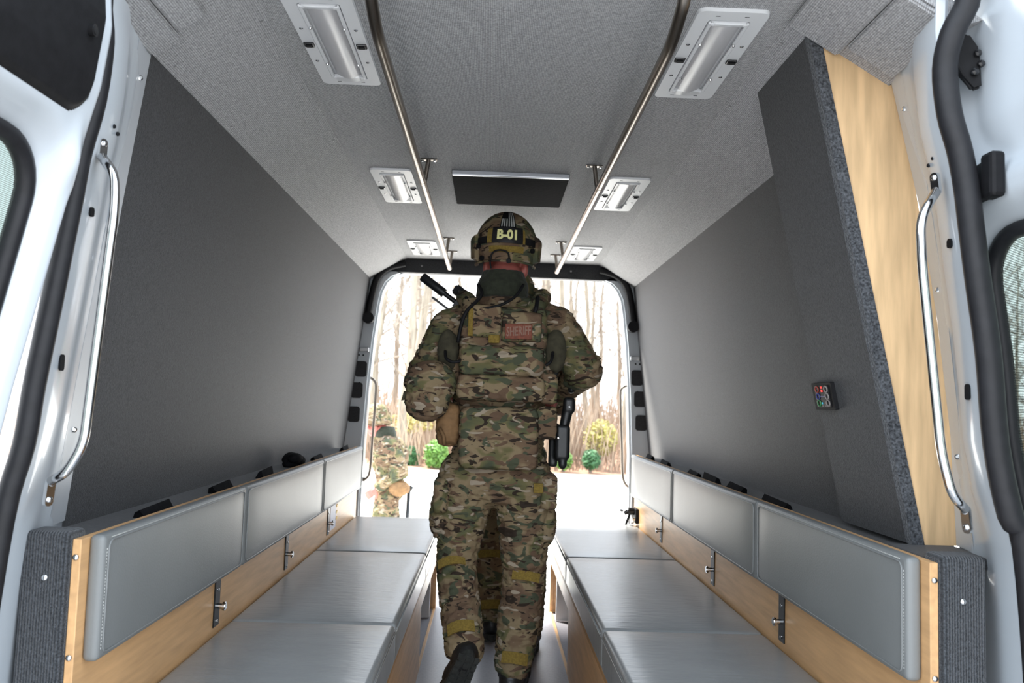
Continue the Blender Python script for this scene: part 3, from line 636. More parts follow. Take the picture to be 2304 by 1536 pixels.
for s in (-1,1):
    sd_=sides[s]
    for (a,b,w) in ((1.70,2.205,'nearest'),(3.035,3.545,'middle'),(4.40,4.83,'farthest')):
        light(s*.456,a,b,'white ceiling light with a tube, %s of three beside the %s handrail'%(w,sd_))
    # handrail
    t=thing('handrail',(s*.317,3.2,1.923),'brushed steel ceiling handrail on the %s side of the headliner'%sd_,'handrail','ceiling handrails')
    bm=bmn(); P=roundcorners([(s*.317,1.545,SZ),(s*.317,1.585,1.960),(s*.317,1.70,1.923),(s*.317,2.88,1.923)],.05,6); tube(bm,P,.0135,20); obj('near_tube',bm,'steel',t,smooth=True,auto=60)
    bm=bmn(); tube(bm,[(s*.317,2.88,1.923),(s*.317,4.78,1.923)],.0125,20); obj('far_tube',bm,'steel',t,smooth=True,auto=60)
    bm=bmn(); tube(bm,[(s*.317,2.868,1.923),(s*.317,2.892,1.923)],.0145,20); obj('coupling',bm,'steel',t,smooth=True,auto=40)
    bm=bmn(); tube(bm,[(s*.317,4.42,1.923),(s*.317,4.43,1.923)],.0135,20); obj('coupling',bm,'steel',t,smooth=True,auto=40)
    bm=bmn(); ell(bm,(s*.317,4.78,1.923),(.0135,.012,.0135)); obj('end_plug',bm,'steel',t,smooth=True)
    bm=bmn(); cyl(bm,(s*.317,1.545,SZ),(s*.317,1.545,SZ-.006),.034,24); fl_=obj('flange',bm,'steel',t,smooth=True,auto=40)
    for q in (-1,1):
        bm=bmn(); disc_screw(bm,(s*.317+q*.024,1.545,SZ-.006),(0,0,-1),.005,.003); obj('screw',bm,'chrome',fl_)
    for y in (2.90,4.32,4.70):
        bm=bmn(); cyl(bm,(s*.312,y,1.925),(s*.300,y,SZ),.008,12); box(bm,s*.300-.030,s*.300+.030,y-.012,y+.012,SZ-.005,SZ,.002,1); br=obj('bracket',bm,'gun' if 0 else 'steel',t)
        for q in (-1,1):
            bm=bmn(); disc_screw(bm,(s*.300+q*.022,y,SZ-.005),(0,0,-1),.006,.004); obj('screw',bm,'chrome',br)
    # near grab handle on the pillar
    gp=[A(*q,1.492) for q in (((232,322),(229,352),(258,392),(258,470),(188,1000),(150,1062),(115,1082),(108,1128)) if s<0 else ((2103,398),(2107,430),(2070,490),(2075,600),(2118,1020),(2142,1112),(2172,1146),(2177,1190)))]
    t=thing('grab_handle',gp[3],'stainless grab handle on the %s near door pillar'%('left' if s<0 else 'right'),'grab handle','pillar grab handles')
    bar=[gp[1]+Vector((0,-.006,-.004)),gp[2]+Vector((0,-.045,0)),gp[3]+Vector((0,-.05,0)),gp[4]+Vector((0,-.05,0)),gp[5]+Vector((0,-.04,0)),gp[6]+Vector((0,-.006,.004))]
    # keep the sighted outline while standing proud of the pillar
    def proud(p,dy): return CAM+(p-CAM)*((p.y-dy)/p.y)
    bar=[proud(gp[1],.008),proud(gp[2],.028),proud(gp[3],.032),proud(gp[4],.032),proud(gp[5],.026),proud(gp[6],.008)]
    bm=bmn(); tube(bm,roundcorners(bar,.035,6),.0085,14); obj('bar',bm,'chrome',t,smooth=True)
    for a,b in ((gp[0],gp[1]),(gp[6],gp[7])):
        m_=(a+b)/2; d=(a-b).normalized(); hl=(a-b).length/2+.008
        nrm=Vector((-s*.95,-.3,0)).normalized(); nrm=(nrm-d*nrm.dot(d)).normalized(); sd2=d.cross(nrm)
        bm=bmn(); poly_extrude(bm,[m_+sd2*u+d*v-nrm*.004 for u,v in rrect(.018,hl*2,.008,5)],nrm*.007); ft=obj('foot',bm,'chrome',t)
        for q in (-.55,.55):
            bm=bmn(); disc_screw(bm,m_+d*hl*q+nrm*.003,nrm,.006,.004); obj('screw',bm,'chrome',ft,smooth=True)
    # far grab handle outside the far doorway
    hp=[A(*q,5.06) for q in (((826,846),(842,856),(846,880),(838,990),(832,1060),(822,1078)) if s<0 else ((1416,866),(1400,873),(1396,895),(1399,1000),(1402,1075),(1416,1098)))]
    t=thing('grab_handle',hp[2],'thin steel grab handle at the %s side of the far doorway'%sd_,'grab handle','far doorway grab handles')
    bm=bmn(); tube(bm,smoothpath(hp,5),.0085,12); obj('bar',bm,'steel',t,smooth=True)
    for q in (hp[0],hp[-1]):
        bm=bmn(); cyl(bm,q,q+Vector((s*.02,0,0)),.014,14); obj('foot',bm,'steel',t,smooth=True,auto=40)
t=thing('vent_cover',(0,3.26,SZ),'black cloth roof vent cover with a silver edge in the middle of the headliner','vent cover')
bm=bmn(); box(bm,-.224,.224,3.035,3.505,SZ-.014,SZ,.005); obj('cloth_pad',bm,'black_cloth',t)
bm=bmn(); box(bm,-.222,.222,3.018,3.036,SZ-.020,SZ-.001,.003); obj('edge_strip',bm,'silver',t)
# ---------------------------------------------------------------- soft bodies: voxel union of primitives
def blob(name,prims,m,parent,voxel=.007,sm=4,disp=0,dscale=.05,label=None,aniso=None):
    bm=bmn()
    for p in prims:
        if p[0]=='c': cap(bm,p[1],p[2],p[3],p[4])
        elif p[0]=='e': ell(bm,p[1],p[2],p[3] if len(p)>3 else None)
        elif p[0]=='f': tube(bm,[p[1],p[2]],1,24,rs=[p[3],p[4]])
        elif p[0]=='b': box(bm,*p[1],p[2] if len(p)>2 else .01)
    me=bpy.data.meshes.new(name); bmesh.ops.recalc_face_normals(bm,faces=bm.faces); bm.to_mesh(me); bm.free()
    o=bpy.data.objects.new(name,me); COL.objects.link(o)
    r=o.modifiers.new('r','REMESH'); r.mode='VOXEL'; r.voxel_size=voxel
    s_=o.modifiers.new('s','SMOOTH'); s_.iterations=sm; s_.factor=.6
    bpy.context.view_layer.update(); dg=bpy.context.evaluated_depsgraph_get()
    me2=bpy.data.meshes.new_from_object(o.evaluated_get(dg)); bpy.data.objects.remove(o)
    b2=bmn(); b2.from_mesh(me2); b2.normal_update()
    if disp:
        an=aniso or (1,1,2.2)
        for v in b2.verts:
            q=Vector((v.co.x*an[0],v.co.y*an[1],v.co.z*an[2]))/dscale
            w=mnoise.noise(q)+.5*mnoise.noise(q*2.1)
            v.co+=v.normal*disp*(1-2*abs(w)) 
    return obj(name,b2,m,parent,smooth=True,label=label)
def legfolds(p0,p1,r0_,r1_,n,rr,amp=1.07):
    out=[]
    for i in range(n):
        t=(i+rr.uniform(.2,.8))/n; c=p0.lerp(p1,t); r=(r0_+(r1_-r0_)*t)*rr.uniform(1.0,amp)
        d=(p1-p0).normalized()+Vector((rr.uniform(-.35,.35),rr.uniform(-.35,.35),0)); rot=d.to_track_quat('Z','Y').to_matrix()
        out.append(('e',c,(r,r,rr.uniform(.012,.022)),rot))
    return out
def hand(wrist,d,nrm,thumb):
    d=d.normalized(); nrm=(nrm-d*nrm.dot(d)).normalized(); s=d.cross(nrm); pr=[]
    palm=wrist+d*.055
    rot=Matrix((s,d,nrm)).transposed()
    pr.append(('e',palm,(.043,.056,.018),rot)); pr.append(('c',wrist,palm,.028,.026))
    for i,L in enumerate((.034,.040,.037,.029)):
        b=wrist+d*.098+s*(.030-.020*i)*thumb
        k1=b+(d*.85+nrm*.5)*L; k2=k1+(d*.35+nrm*.9)*L*.75; k3=k2+(nrm*.8-d*.35)*L*.55
        pr+= [('c',wrist+d*.07+s*(.026-.017*i)*thumb,b,.010,.0098),('c',b,k1,.0096,.009),('c',k1,k2,.009,.0085),('c',k2,k3,.0085,.0075)]
    b=wrist+d*.035+s*.036*thumb; k1=b+(d*.6+s*thumb*.7+nrm*.3)*.038; k2=k1+(d*.8+nrm*.55)*.030
    pr+=[('c',wrist+d*.03+s*.015*thumb,b,.016,.013),('c',b,k1,.013,.011),('c',k1,k2,.011,.009)]
    return pr
def head_prims(c,f,up=Vector((0,0,1))):
    f=f.normalized(); r=f.cross(up).normalized(); up=r.cross(f); rot=Matrix((r,f,up)).transposed()
    L=lambda x,y,z:c+r*x+f*y+up*z
    pr=[('e',L(0,-.008,.03),(.075,.094,.085),rot),('e',L(0,.015,-.03),(.064,.075,.082),rot),('e',L(0,.05,-.085),(.042,.04,.032),rot),
        ('c',L(0,.088,.008),L(0,.108,-.035),.010,.014),('e',L(.018,.094,-.038),(.010,.010,.008),rot),('e',L(-.018,.094,-.038),(.010,.010,.008),rot),
        ('c',L(-.02,.082,-.066),L(.02,.082,-.066),.009,.009),('c',L(-.018,.080,-.076),L(.018,.080,-.076),.008,.008),
        ('c',L(-.045,.078,.025),L(-.015,.088,.028),.009,.009),('c',L(.045,.078,.025),L(.015,.088,.028),.009,.009)]
    for s in (-1,1): pr+=[('e',L(s*.080,-.02,-.040),(.014,.022,.036),rot),('e',L(s*.050,.058,-.035),(.024,.022,.022),rot)]
    return pr,L,rot
def boot(name,ankle,toe,root,up=Vector((0,0,1)),label=None):
    d=(toe-ankle); d=d-up*d.dot(up); d.normalize(); s=d.cross(up); rot=Matrix((s,d,up)).transposed()
    base=ankle-up*.095
    pr=[('c',ankle+up*.045,ankle,.056,.060),('e',base+d*-.005+up*.045,(.050,.068,.06),rot),('e',base+d*.08+up*.045,(.052,.09,.05),rot),('e',base+d*.155+up*.036,(.055,.065,.04),rot)]
    b=blob(name,pr,'boot',root,.006,4,.0015,.03,label)
    bm=bmn(); n=28; pts=[]
    for k in range(n):
        a=2*math.pi*k/n; y=math.cos(a)*.150; x=math.sin(a)*(.055 if y>0 else .047)*(1-.12*math.exp(-((y)/.05)**2)); pts.append(base+d*(y+.070)+s*x-up*.012)
    poly_extrude(bm,pts,up*.026); so2=obj('sole',bm,'sole',b)
    bm=bmn()
    for k in range(9):
        y=-.065+.033*k
        for xx in (-.030,0,.030):
            c=base+d*(y+.005)+s*xx-up*.013
            hexa(bm,[c+s*u+d*v+up*w for w in (-.005,.003) for u,v in ((-.009,-.011),(.009,-.011),(.009,.011),(-.009,.011))])
    obj('tread',bm,'sole',b,kind='stuff')
    return b
def ringpatch(bm,c,axis,r,front,half,hgt,bow=0,th=.006):
    axis=axis.normalized(); f=(front-axis*front.dot(axis)).normalized(); s=axis.cross(f); n=10; V=[]
    for k in range(n+1):
        a=-half+2*half*k/n; dirv=f*math.cos(a)+s*math.sin(a)
        lo=c+dirv*r-axis*hgt/2+axis*bow*(1-(a/half)**2); hi=lo+axis*hgt; V.append((bm.verts.new(lo),bm.verts.new(hi),bm.verts.new(hi+dirv*th),bm.verts.new(lo+dirv*th)))
    for p,q in zip(V,V[1:]):
        for i in range(4): bm.faces.new((p[i],p[(i+1)%4],q[(i+1)%4],q[i]))
    bm.faces.new(V[0]); bm.faces.new(V[-1])
def helmet(root,c,f,up,detail,r=(.128,.142,.142)):
    f=f.normalized(); rt=f.cross(up).normalized(); up=rt.cross(f).normalized()
    L=lambda x,y,z:c+rt*x+f*y+up*z
    def surf(th,z,o=0):  # th angle from the rear, z height
        k=math.sqrt(max(0,1-(z/r[2])**2)) if z>0 else 1
        k*=1 if z>-.02 else 1-.05*(-.02-z)/.06
        return L(-math.sin(th)*(r[0]+o)*k,-math.cos(th)*(r[1]+o)*k,z*(1+o/r[2]) if z>0 else z)
    bm=bmn(); n=48; zs=[-.085,-.06,-.03,0,.025,.05,.075,.095,.112,.126,.136,.1405]
    rows=[]
    for z in zs:
        row=[]
        for k in range(n):
            th=2*math.pi*k/n; fr_=.5-.5*math.cos(th); zz=z
            if z<0:
                # edge rises over the brow, dips at the nape and sides
                lim=-.085+.062*sstep(.55,.9,fr_); zz=max(z,lim) if z<lim else z
            p=surf(th,zz); row.append(bm.verts.new(p))
        rows.append(row)
    top=bm.verts.new(L(0,0,r[2]))
    for a,b in zip(rows,rows[1:]):
        for k in range(n):
            bm.faces.new((a[k],a[(k+1)%n],b[(k+1)%n],b[k]))
    for k in range(n): bm.faces.new((rows[-1][k],rows[-1][(k+1)%n],top))
    bmesh.ops.remove_doubles(bm,verts=bm.verts,dist=.0004)
    h=obj('helmet',bm,CH,root,smooth=True,label='camouflage combat helmet')
    md=h.modifiers.new('sol','SOLIDIFY'); md.thickness=.008; md.offset=-1
    # thick rim
    bm=bmn(); tube(bm,[surf(2*math.pi*k/48,-.083+.06*sstep(.55,.9,.5-.5*math.cos(2*math.pi*k/48)),.001) for k in range(48)],.0045,8,closed=True); obj('rim',bm,CB,h,smooth=True)
    # side rails / ear covers
    for s in (-1,1):
        bm=bmn(); V=[]
        for k in range(9):
            th=s*(math.radians(62)+math.radians(70)*k/8)
            zt=.035-.004*k; zb=-.080+.004*k
            V.append([bm.verts.new(surf(th,zb,.002)),bm.verts.new(surf(th,zb+.01,.020)),bm.verts.new(surf(th,zt-.012,.020)),bm.verts.new(surf(th,zt,.003))])
        for p,q in zip(V,V[1:]):
            for i in range(3): bm.faces.new((p[i],p[i+1],q[i+1],q[i]))
        bm.faces.new(V[0]); bm.faces.new(V[-1]); obj('side_cover',bm,CB,h,smooth=True,auto=45)
    if not detail: return h
    def patch(name,t0,t1,z0,z1,o,th_,m,parent,n=12,label=None):
        bm=bmn(); g1={}
        for i in range(n+1):
            for j in range(5):
                th=t0+(t1-t0)*i/n; z=z0+(z1-z0)*j/4; g1[i,j]=(bm.verts.new(surf(th,z,o)),bm.verts.new(surf(th,z,o+th_)))
        for i in range(n):
            for j in range(4):
                for q in (0,1): bm.faces.new([g1[a][q] for a in ((i,j),(i+1,j),(i+1,j+1),(i,j+1))])
        for i in range(n):
            for j in (0,4): bm.faces.new((g1[i,j][0],g1[i+1,j][0],g1[i+1,j][1],g1[i,j][1]))
        for j in range(4):
            for i in (0,n): bm.faces.new((g1[i,j][0],g1[i,j+1][0],g1[i,j+1][1],g1[i,j][1]))
        return obj(name,bm,m,parent,smooth=True,auto=40,label=label)
    D=math.radians
    patch('strap_band',D(-62),D(62),-.012,.016,.001,.003,'plastic',h,label='black elastic band')
    patch('velcro_patch',D(-33),D(36),-.012,.044,.004,.003,'ochre',h)
    pn=patch('name_patch',D(-27),D(25),-.014,.046,.007,.006,'plasticg',h,label='black patch lettered B-01')
    patch('velcro_strip',D(-32),D(32),-.048,-.024,.001,.003,'ochre',h)
    # lettering wrapped on the patch
    def text(body,size,tc,zc,o,m,parent,name,bold=.0016):
        cu=bpy.data.curves.new(name,'FONT'); cu.body=body; cu.size=size; cu.align_x='CENTER'; cu.align_y='CENTER'; cu.offset=bold; cu.extrude=.0008; cu.resolution_u=3
        to=bpy.data.objects.new(name,cu); COL.objects.link(to); bpy.context.view_layer.update(); me=bpy.data.meshes.new_from_object(to.evaluated_get(bpy.context.evaluated_depsgraph_get())); bpy.data.objects.remove(to)
        b=bmn(); b.from_mesh(me)
        for v in b.verts: v.co=surf(tc-v.co.x/r[1],zc+v.co.y,o+.001+v.co.z)
        return obj(name,b,m,parent)
    text('B-01',.047,D(-1),.016,.013,'yellowtext',pn,'lettering',.0022)
    fp=patch('flag_patch',D(-16),D(14),.050,.122,.002,.003,'black_cloth',h,label='subdued flag patch hung with stripes upright')
    for i in range(6):
        a=D(-13.5+4.6*i); long=i<3
        patch('stripe',a,a+D(2.4),.053,.117 if long else .086,.005,.0015,'stripe',fp,n=2)
    for th,z in ((D(-52),-.03),(D(56),-.02),(D(48),-.07),(D(-5),-.083)):
        bm=bmn(); p=surf(th,z,.002); q=surf(th,z,.012); cyl(bm,p,q,.010,10); obj('clip',bm,'plastic',h,smooth=True,auto=40)
    bm=bmn(); tube(bm,smoothpath([surf(D(-6),-.075,.010),surf(D(-2),-.052,.016),surf(D(10),-.045,.018),surf(D(22),-.055,.018),surf(D(27),-.085,.016),surf(D(26),-.115,.012)],5),.0035,8); obj('cable_loop',bm,'plastic',h,smooth=True)
    return h
V3=lambda *a:Vector(a)
def soldier(label,J,f,seed,detail,vox=.0075,group=None):
    rr=random.Random(seed); f=f.normalized(); up=V3(0,0,1); rt=f.cross(up).normalized()
    base=(J['ankL']+J['ankR'])/2; base=V3(base.x,base.y,min(J['ankL'].z,J['ankR'].z)-.10)
    t=thing('person',base,label,'person',group)
    hp,HL,hrot=head_prims(J['head'],J.get('look',f))
    pr=list(hp)+[('c',J['head']+V3(0,0,-.05),J['neck'],.064,.066),('e',HL(0,-.045,-.06),(.066,.05,.05),hrot)]
    pr+=[('c',J['neck'],J['chest'],.07,.11),('c',J['chest'],J['pelvis'],.12,.11),('c',J['shL'],J['shR'],.06,.06)]
    for s in 'LR':
        pr+=[('c',J['sh'+s],J['el'+s],.044,.036),('c',J['el'+s],J['wr'+s],.036,.026),('c',J['hip'+s],J['kn'+s],.07,.05),('c',J['kn'+s],J['ank'+s],.048,.035),('c',J['pelvis'],J['hip'+s],.10,.075)]
        d=J['wr'+s]-J['el'+s]; pr+=hand(J['wr'+s],d,J.get('palm'+s,-rt if s=='R' else rt),1 if s=='L' else -1)
    blob('body',pr,'skin',t,.006,2,label='flushed skin of neck, face and hands')
    for s in (-1,1):
        bm=bmn(); ell(bm,HL(s*.031,.078,.006),(.012,.012,.012),seg=12,rings=8); obj('eye',bm,'eye',t,smooth=True)
    # jacket
    rot=Matrix((rt,f,up)).transposed(); ch=J['chest']; pe=J['pelvis']
    q=[('e',ch+up*.06,(.205,.125,.17),rot),('e',ch-up*.10,(.195,.125,.22),rot),('e',(ch+pe)/2,(.185,.125,.25),rot),('e',pe+up*.06,(.182,.13,.14),rot),
       ('c',J['neck']-up*.012,J['neck']-up*.06,.096,.105),('c',J['neck']-up*.03,J['shL']-up*.0,.075,.078),('c',J['neck']-up*.03,J['shR'],.075,.078)]
    for s in 'LR':
        q+=[('c',J['sh'+s],J['el'+s],.083,.072),('c',J['el'+s],J['el'+s].lerp(J['wr'+s],.93),.070,.046)]
        q+=legfolds(J['sh'+s],J['el'+s],.083,.074,6,rr,1.10)+legfolds(J['el'+s],J['wr'+s],.070,.050,5,rr,1.10)
    blob('jacket',q,CJ,t,vox,3,.006,.05)
    # trousers
    q=[('e',pe+up*.02,(.185,.135,.13),rot),('c',J['hipL'],J['hipR'],.115,.115)]
    for s in 'LR':
        a,b,c=J['hip'+s],J['kn'+s],J['ank'+s]; low=b.lerp(c,.98 if s=='L' else .94); w_=J.get('slim'+s,1)
        q+=[('c',a,b,.116,.086*w_),('c',b,b.lerp(c,.45),.086*w_,.086*w_),('c',b.lerp(c,.45),low,.086*w_,.070)]
        q+=legfolds(a,b,.112,.088*w_,7,rr,1.05)+legfolds(b,low,.087*w_,.072,10,rr,1.08)
        sx=-1 if s=='L' else 1
        pk=a.lerp(b,.42)+rt*sx*.095; q.append(('e',pk,(.035,.07,.095),rot))
    blob('trousers',q,CT,t,vox,3,.007,.055)
    bm=bmn()
    for s in 'LR':
        a,b,c=J['hip'+s],J['kn'+s],J['ank'+s]; ax=(a-c).normalized(); 
        for cc_,rad,hf,hg in ((b+(b-a).normalized()*(-.01 if s=='R' else .03)-f*(0 if s=='R' else .028),.104*max(.95,J.get('slim'+s,1)),.55,.036),(b.lerp(c,.86),.083,.62,.043)):
            bm=bmn(); ringpatch(bm,cc_,(b-c) if cc_!=b else a-b,rad,-f,hf,hg,.004); obj('velcro_strap',bm,'ochre',t,smooth=True,auto=40,label='ochre strap on the trouser leg')
        boot('boot',J['ank'+s],J['toe'+s],t,J.get('footup'+s,up))
    # neck gaiter
    blob('neck_gaiter',[('f',J['neck']+up*.0-f*.014,J['neck']+up*.055-f*.014,.106,.102),('f',J['neck']+up*.053-f*.014,J['neck']+up*.108-f*.016,.102,.080)],'olive',t,vox,3,.003,.03)
    helmet(t,J['head']+up*.055-J.get('look',f)*.008,J.get('look',f),(up+J.get('tilt',V3(0,0,0))).normalized(),detail)
    return t,rot,rt,f
# ---------------------------------------------------------------- the soldier in the aisle
y=3.32
J1=dict(head=A(1138,585,3.34),neck=A(1130,672,3.30),chest=A(1127,800,3.31),pelvis=A(1118,1010,3.32),
 shL=A(1014,742,3.30),shR=A(1251,736,3.30),elL=A(955,850,3.28),elR=A(1315,833,3.30),wrL=A(1010,870,3.56),wrR=A(1255,885,3.56),
 hipL=A(1052,1075,3.32),hipR=A(1176,1075,3.32),knL=A(1026,1272,3.36),knR=A(1180,1300,3.40),ankL=A(1046,1462,3.12),ankR=A(1152,1505,3.34),
 toeL=A(1046,1462,3.12)+V3(-.075,.075,-.22),toeR=A(1170,1560,3.56),slimL=.88,slimR=.97,footupL=V3(.02,.90,.42).normalized(),tilt=V3(.02,-.10,0))
P1,rot1,rt1,f1=soldier('person in camouflage uniform and B-01 helmet walking away down the aisle between benches',J1,V3(0,1,0),3,True,.006)
def pad(name,px0,px1,py0,py1,yy,th,m,parent,rb=.012,disp=.003,label=None,vox=.005,extra=(),disc=None):
    a=A(px0,py0,yy); b=A(px1,py1,yy); pr=[('b',(a.x,b.x,yy,yy+th,b.z,a.z),rb)]+list(extra)
    return blob(name,pr,m,parent,vox,4,disp,.06,label)
# plate carrier and what is sewn to it
vest=pad('plate_carrier',1038,1226,686,905,3.135,.10,CV,P1,.03,.005,'camouflage plate carrier vest',.007,
    extra=[('c',A(1062,690,3.17),A(1046,640+30,3.28),.032,.032),('c',A(1205,690,3.17),A(1222,668,3.28),.032,.032),('b',(A(1010,800,3.2).x,A(1250,800,3.2).x,3.17,3.44,A(1100,890,3.2).z,A(1100,800,3.2).z),.04)])
pad('radio_pouch',1062,1126,684,758,3.105,.05,CP,vest,.012,.002)
pad('flap_pouch',1131,1218,700,770,3.115,.04,CPA,vest,.012,.002)
pad('back_panel',1036,1222,775,845,3.100,.06,CP,vest,.022,.007)
pad('lower_band',1030,1224,842,902,3.095,.07,CB,vest,.02,.006)
pad('side_panel',1219,1254,840,908,3.13,.10,CV,vest,.012,.003)
pad('velcro_tab',1099,1124,752,772,3.100,.02,'ochre',vest,.004,0,vox=.003)
pad('velcro_edge',1054,1064,692,756,3.104,.02,'ochre',vest,.004,0,vox=.003)
# SHERIFF patch
c=A(1168,746,3.108)
bm=bmn(); box(bm,c.x-.054,c.x+.050,3.106,3.116,c.z-.029,c.z+.030,.003); sp_=obj('lettered_patch',bm,'red',vest,label='orange-red patch lettered SHERIFF')
cu=bpy.data.curves.new('lettering','FONT'); cu.body='SHERIFF'; cu.size=.040; cu.align_x='CENTER'; cu.align_y='CENTER'; cu.extrude=.0008; cu.offset=.0004; cu.resolution_u=2
to=bpy.data.objects.new('lettering',cu); COL.objects.link(to); bpy.context.view_layer.update(); me=bpy.data.meshes.new_from_object(to.evaluated_get(bpy.context.evaluated_depsgraph_get())); bpy.data.objects.remove(to)
b=bmn(); b.from_mesh(me); xs=[v.co.x for v in b.verts]; wtx=max(xs)-min(xs)
for v in b.verts: v.co=V3(c.x-.002+v.co.x*.093/wtx,3.1050-v.co.z,c.z+v.co.y*1.25+.0006+.06*v.co.x)
obj('lettering',b,'pinktext',sp_)
# straps, hoses
bm=bmn(); tube(bm,smoothpath([A(1178,640,3.16),A(1158,668,3.13),A(1120,688,3.11),A(1075,692,3.12),A(1048,668,3.18)],6),.006,8); obj('cable',bm,'plastic',P1,smooth=True)
bm=bmn(); tube(bm,smoothpath([A(1076,640,3.18),A(1084,660,3.14),A(1070,680,3.12),A(1050,700,3.10),A(1038,730,3.10),A(1030,770,3.12)],6),.007,8); obj('cable',bm,'plastic',P1,smooth=True)
bm=bmn(); tube(bm,smoothpath([A(1210,668,3.14),A(1207,690,3.09),A(1204,702,3.09)],4),.008,8); obj('cable',bm,'plastic',P1,smooth=True)
bm=bmn(); tube(bm,smoothpath([A(1002,790,3.14),A(1004,806,3.1),A(1018,814,3.09),A(1036,812,3.09)],5),.006,8); obj('cable',bm,'plastic',P1,smooth=True)
bm=bmn(); tube(bm,smoothpath([A(1244,792,3.12),A(1240,812,3.09),A(1228,822,3.09)],5),.006,8); obj('cable',bm,'plastic',P1,smooth=True)
# under-back flap, belt, pouches
pad('rear_flap',1036,1208,914,1058,3.125,.08,CPA,P1,.025,.006,'camouflage padded flap over the seat')
bm=bmn(); ringpatch(bm,V3(J1['pelvis'].x,J1['pelvis'].y,A(1120,955,3.2).z),V3(0,0,1),.155,V3(0,-1,0),2.6,.05,0,.01); obj('belt',bm,'gun',P1,smooth=True,auto=40)
pad('magazine_pouch',1208,1252,915,988,3.15,.09,CP,P1,.014,.004)
blob('dump_pouch',[('b',(A(984,910,3.16).x,A(1034,910,3.16).x,3.15,3.28,A(990,1002,3.16).z,A(990,908,3.16).z),.03)],'coyote',P1,.006,4,.006,.05,'coyote brown pouch')
blob('side_pouch',[('e',A(968,862,3.12),(.098,.075,.085)),('e',A(960,905,3.12),(.082,.07,.07)),('b',(A(927,850,3.12).x,A(1012,850,3.12).x,3.07,3.20,A(960,915,3.12).z,A(960,845,3.12).z),.04)],CP,P1,.006,5,.006,.05,'bulging camouflage hip pouch')
bm=bmn(); a=A(915,892,3.12); hexa(bm,[a+V3(-.02,0,-.016),a+V3(.03,0,-.002),a+V3(.03,.006,-.002),a+V3(-.02,.006,-.016),a+V3(-.012,0,.02),a+V3(.03,0,.03),a+V3(.03,.006,.03),a+V3(-.012,.006,.02)]); obj('pouch_tab',bm,'camo_drab',P1)
bm=bmn(); a=A(988,962,3.14); b_=A(1000,1000,3.13); tube(bm,[a,a.lerp(b_,.5)+V3(.008,-.01,0),b_],.007,8); obj('cord',bm,'coyote',P1,smooth=True)
# mesh panels on the jacket back under the arms
for s in (-1,1):
    a=A(1008 if s<0 else 1250,790,3.185); blob('shirt_panel',[('e',a,(.042,.035,.085))],'camo_drab',P1,.006,3,.003,.04)
for s,px,py,nm in ((1,1243,1098,'R'),(-1,982,1105,'L')):
    blob('cargo_pocket',[('b',(A(px-(26 if s>0 else 4),py,3.27).x,A(px+(8 if s>0 else 26),py,3.27).x,3.22,3.36,A(px,py+45,3.27).z,A(px,py-30,3.27).z),.015)],CB,P1,.006,4,.005,.05)
bm=bmn(); a=A(1213,1096,3.19); box(bm,a.x-.022,a.x+.016,a.y-.012,a.y+.006,a.z-.022,a.z+.016,.004); obj('velcro_tab',bm,'ochre',P1)
# holster with pistol on the right hip
hc=A(1272,995,3.20)
ho=blob('holster',[('b',(A(1250,955,3.2).x,A(1283,955,3.2).x,3.18,3.24,A(1262,1035,3.2).z,A(1262,955,3.2).z),.012),('e',A(1266,1043,3.2),(.018,.02,.022)),('b',(A(1236,960,3.24).x,A(1256,960,3.24).x,3.22,3.27,A(1240,1050,3.24).z,A(1240,950,3.24).z),.01)],'gun',P1,.005,3,0,label='black moulded thigh holster')
bm=bmn(); disc_screw(bm,A(1256,985,3.178),(0,-1,0),.006,.004); obj('screw',bm,'chrome',ho)
pis=thing('pistol',A(1278,930,3.22),'black pistol butt standing in the hip holster','pistol')
blob('grip',[('b',(A(1268,898,3.2).x,A(1295,898,3.2).x,3.19,3.24,A(1280,930,3.2).z,A(1280,893,3.2).z),.014),('c',A(1278,918,3.215),A(1270,956,3.215),.022,.020)],'gun',pis,.004,3,0)
bm=bmn(); disc_screw(bm,A(1281,915,3.19),(0,-1,0),.007,.004); obj('screw',bm,'alu_dark',pis)
# rifle slung across the front: suppressor over the left shoulder, stock under the right arm
rf=thing('rifle',A(1035,665,3.48),'black rifle with a suppressor showing above the left shoulder','rifle')
m0=A(950,622,3.50); m1=A(1000,660,3.50); stk=A(1290,880,3.47); d=(stk-m0).normalized()
bm=bmn(); tube(bm,[m0,m0+d*.004,m1],1,18,rs=[.017,.020,.020]); obj('suppressor',bm,'gun',rf,smooth=True,auto=40)
bm=bmn(); tube(bm,[m1,m1+d*.10],.011,12); obj('barrel',bm,'gun',rf,smooth=True,auto=40)
side=d.cross(V3(0,1,0)).normalized()
def bar_(a,b,w,h,nm,m='gun',bev=.006):
    dd=(b-a).normalized(); s1=dd.cross(V3(0,1,0)).normalized(); s2=V3(0,1,0); bm=bmn()
    hexa(bm,[a+s1*u*w+s2*v*h for u,v in ((-1,-1),(1,-1),(1,1),(-1,1))]+[b+s1*u*w+s2*v*h for u,v in ((-1,-1),(1,-1),(1,1),(-1,1))]); bmesh.ops.bevel(bm,geom=bm.edges[:],offset=bev,segments=2,affect='EDGES'); return obj(nm,bm,m,rf)
bar_(m1+d*.06,m1+d*.30,.030,.026,'handguard'); bar_(m1+d*.30,m1+d*.47,.034,.022,'receiver'); bar_(m1+d*.47,stk-d*.02,.022,.018,'stock_tube'); bar_(stk-d*.14,stk,.045,.020,'stock')
bar_(m1+d*.35-side*.02,m1+d*.37-side*.20,.032,.014,'magazine')
a=A(972,668,3.49); bar_(a,a+d*.09,.005,.010,'sling_bar',bev=.002)
bar_(A(1022,648,3.48),A(1044,664,3.48),.022,.02,'front_sight','plastic')
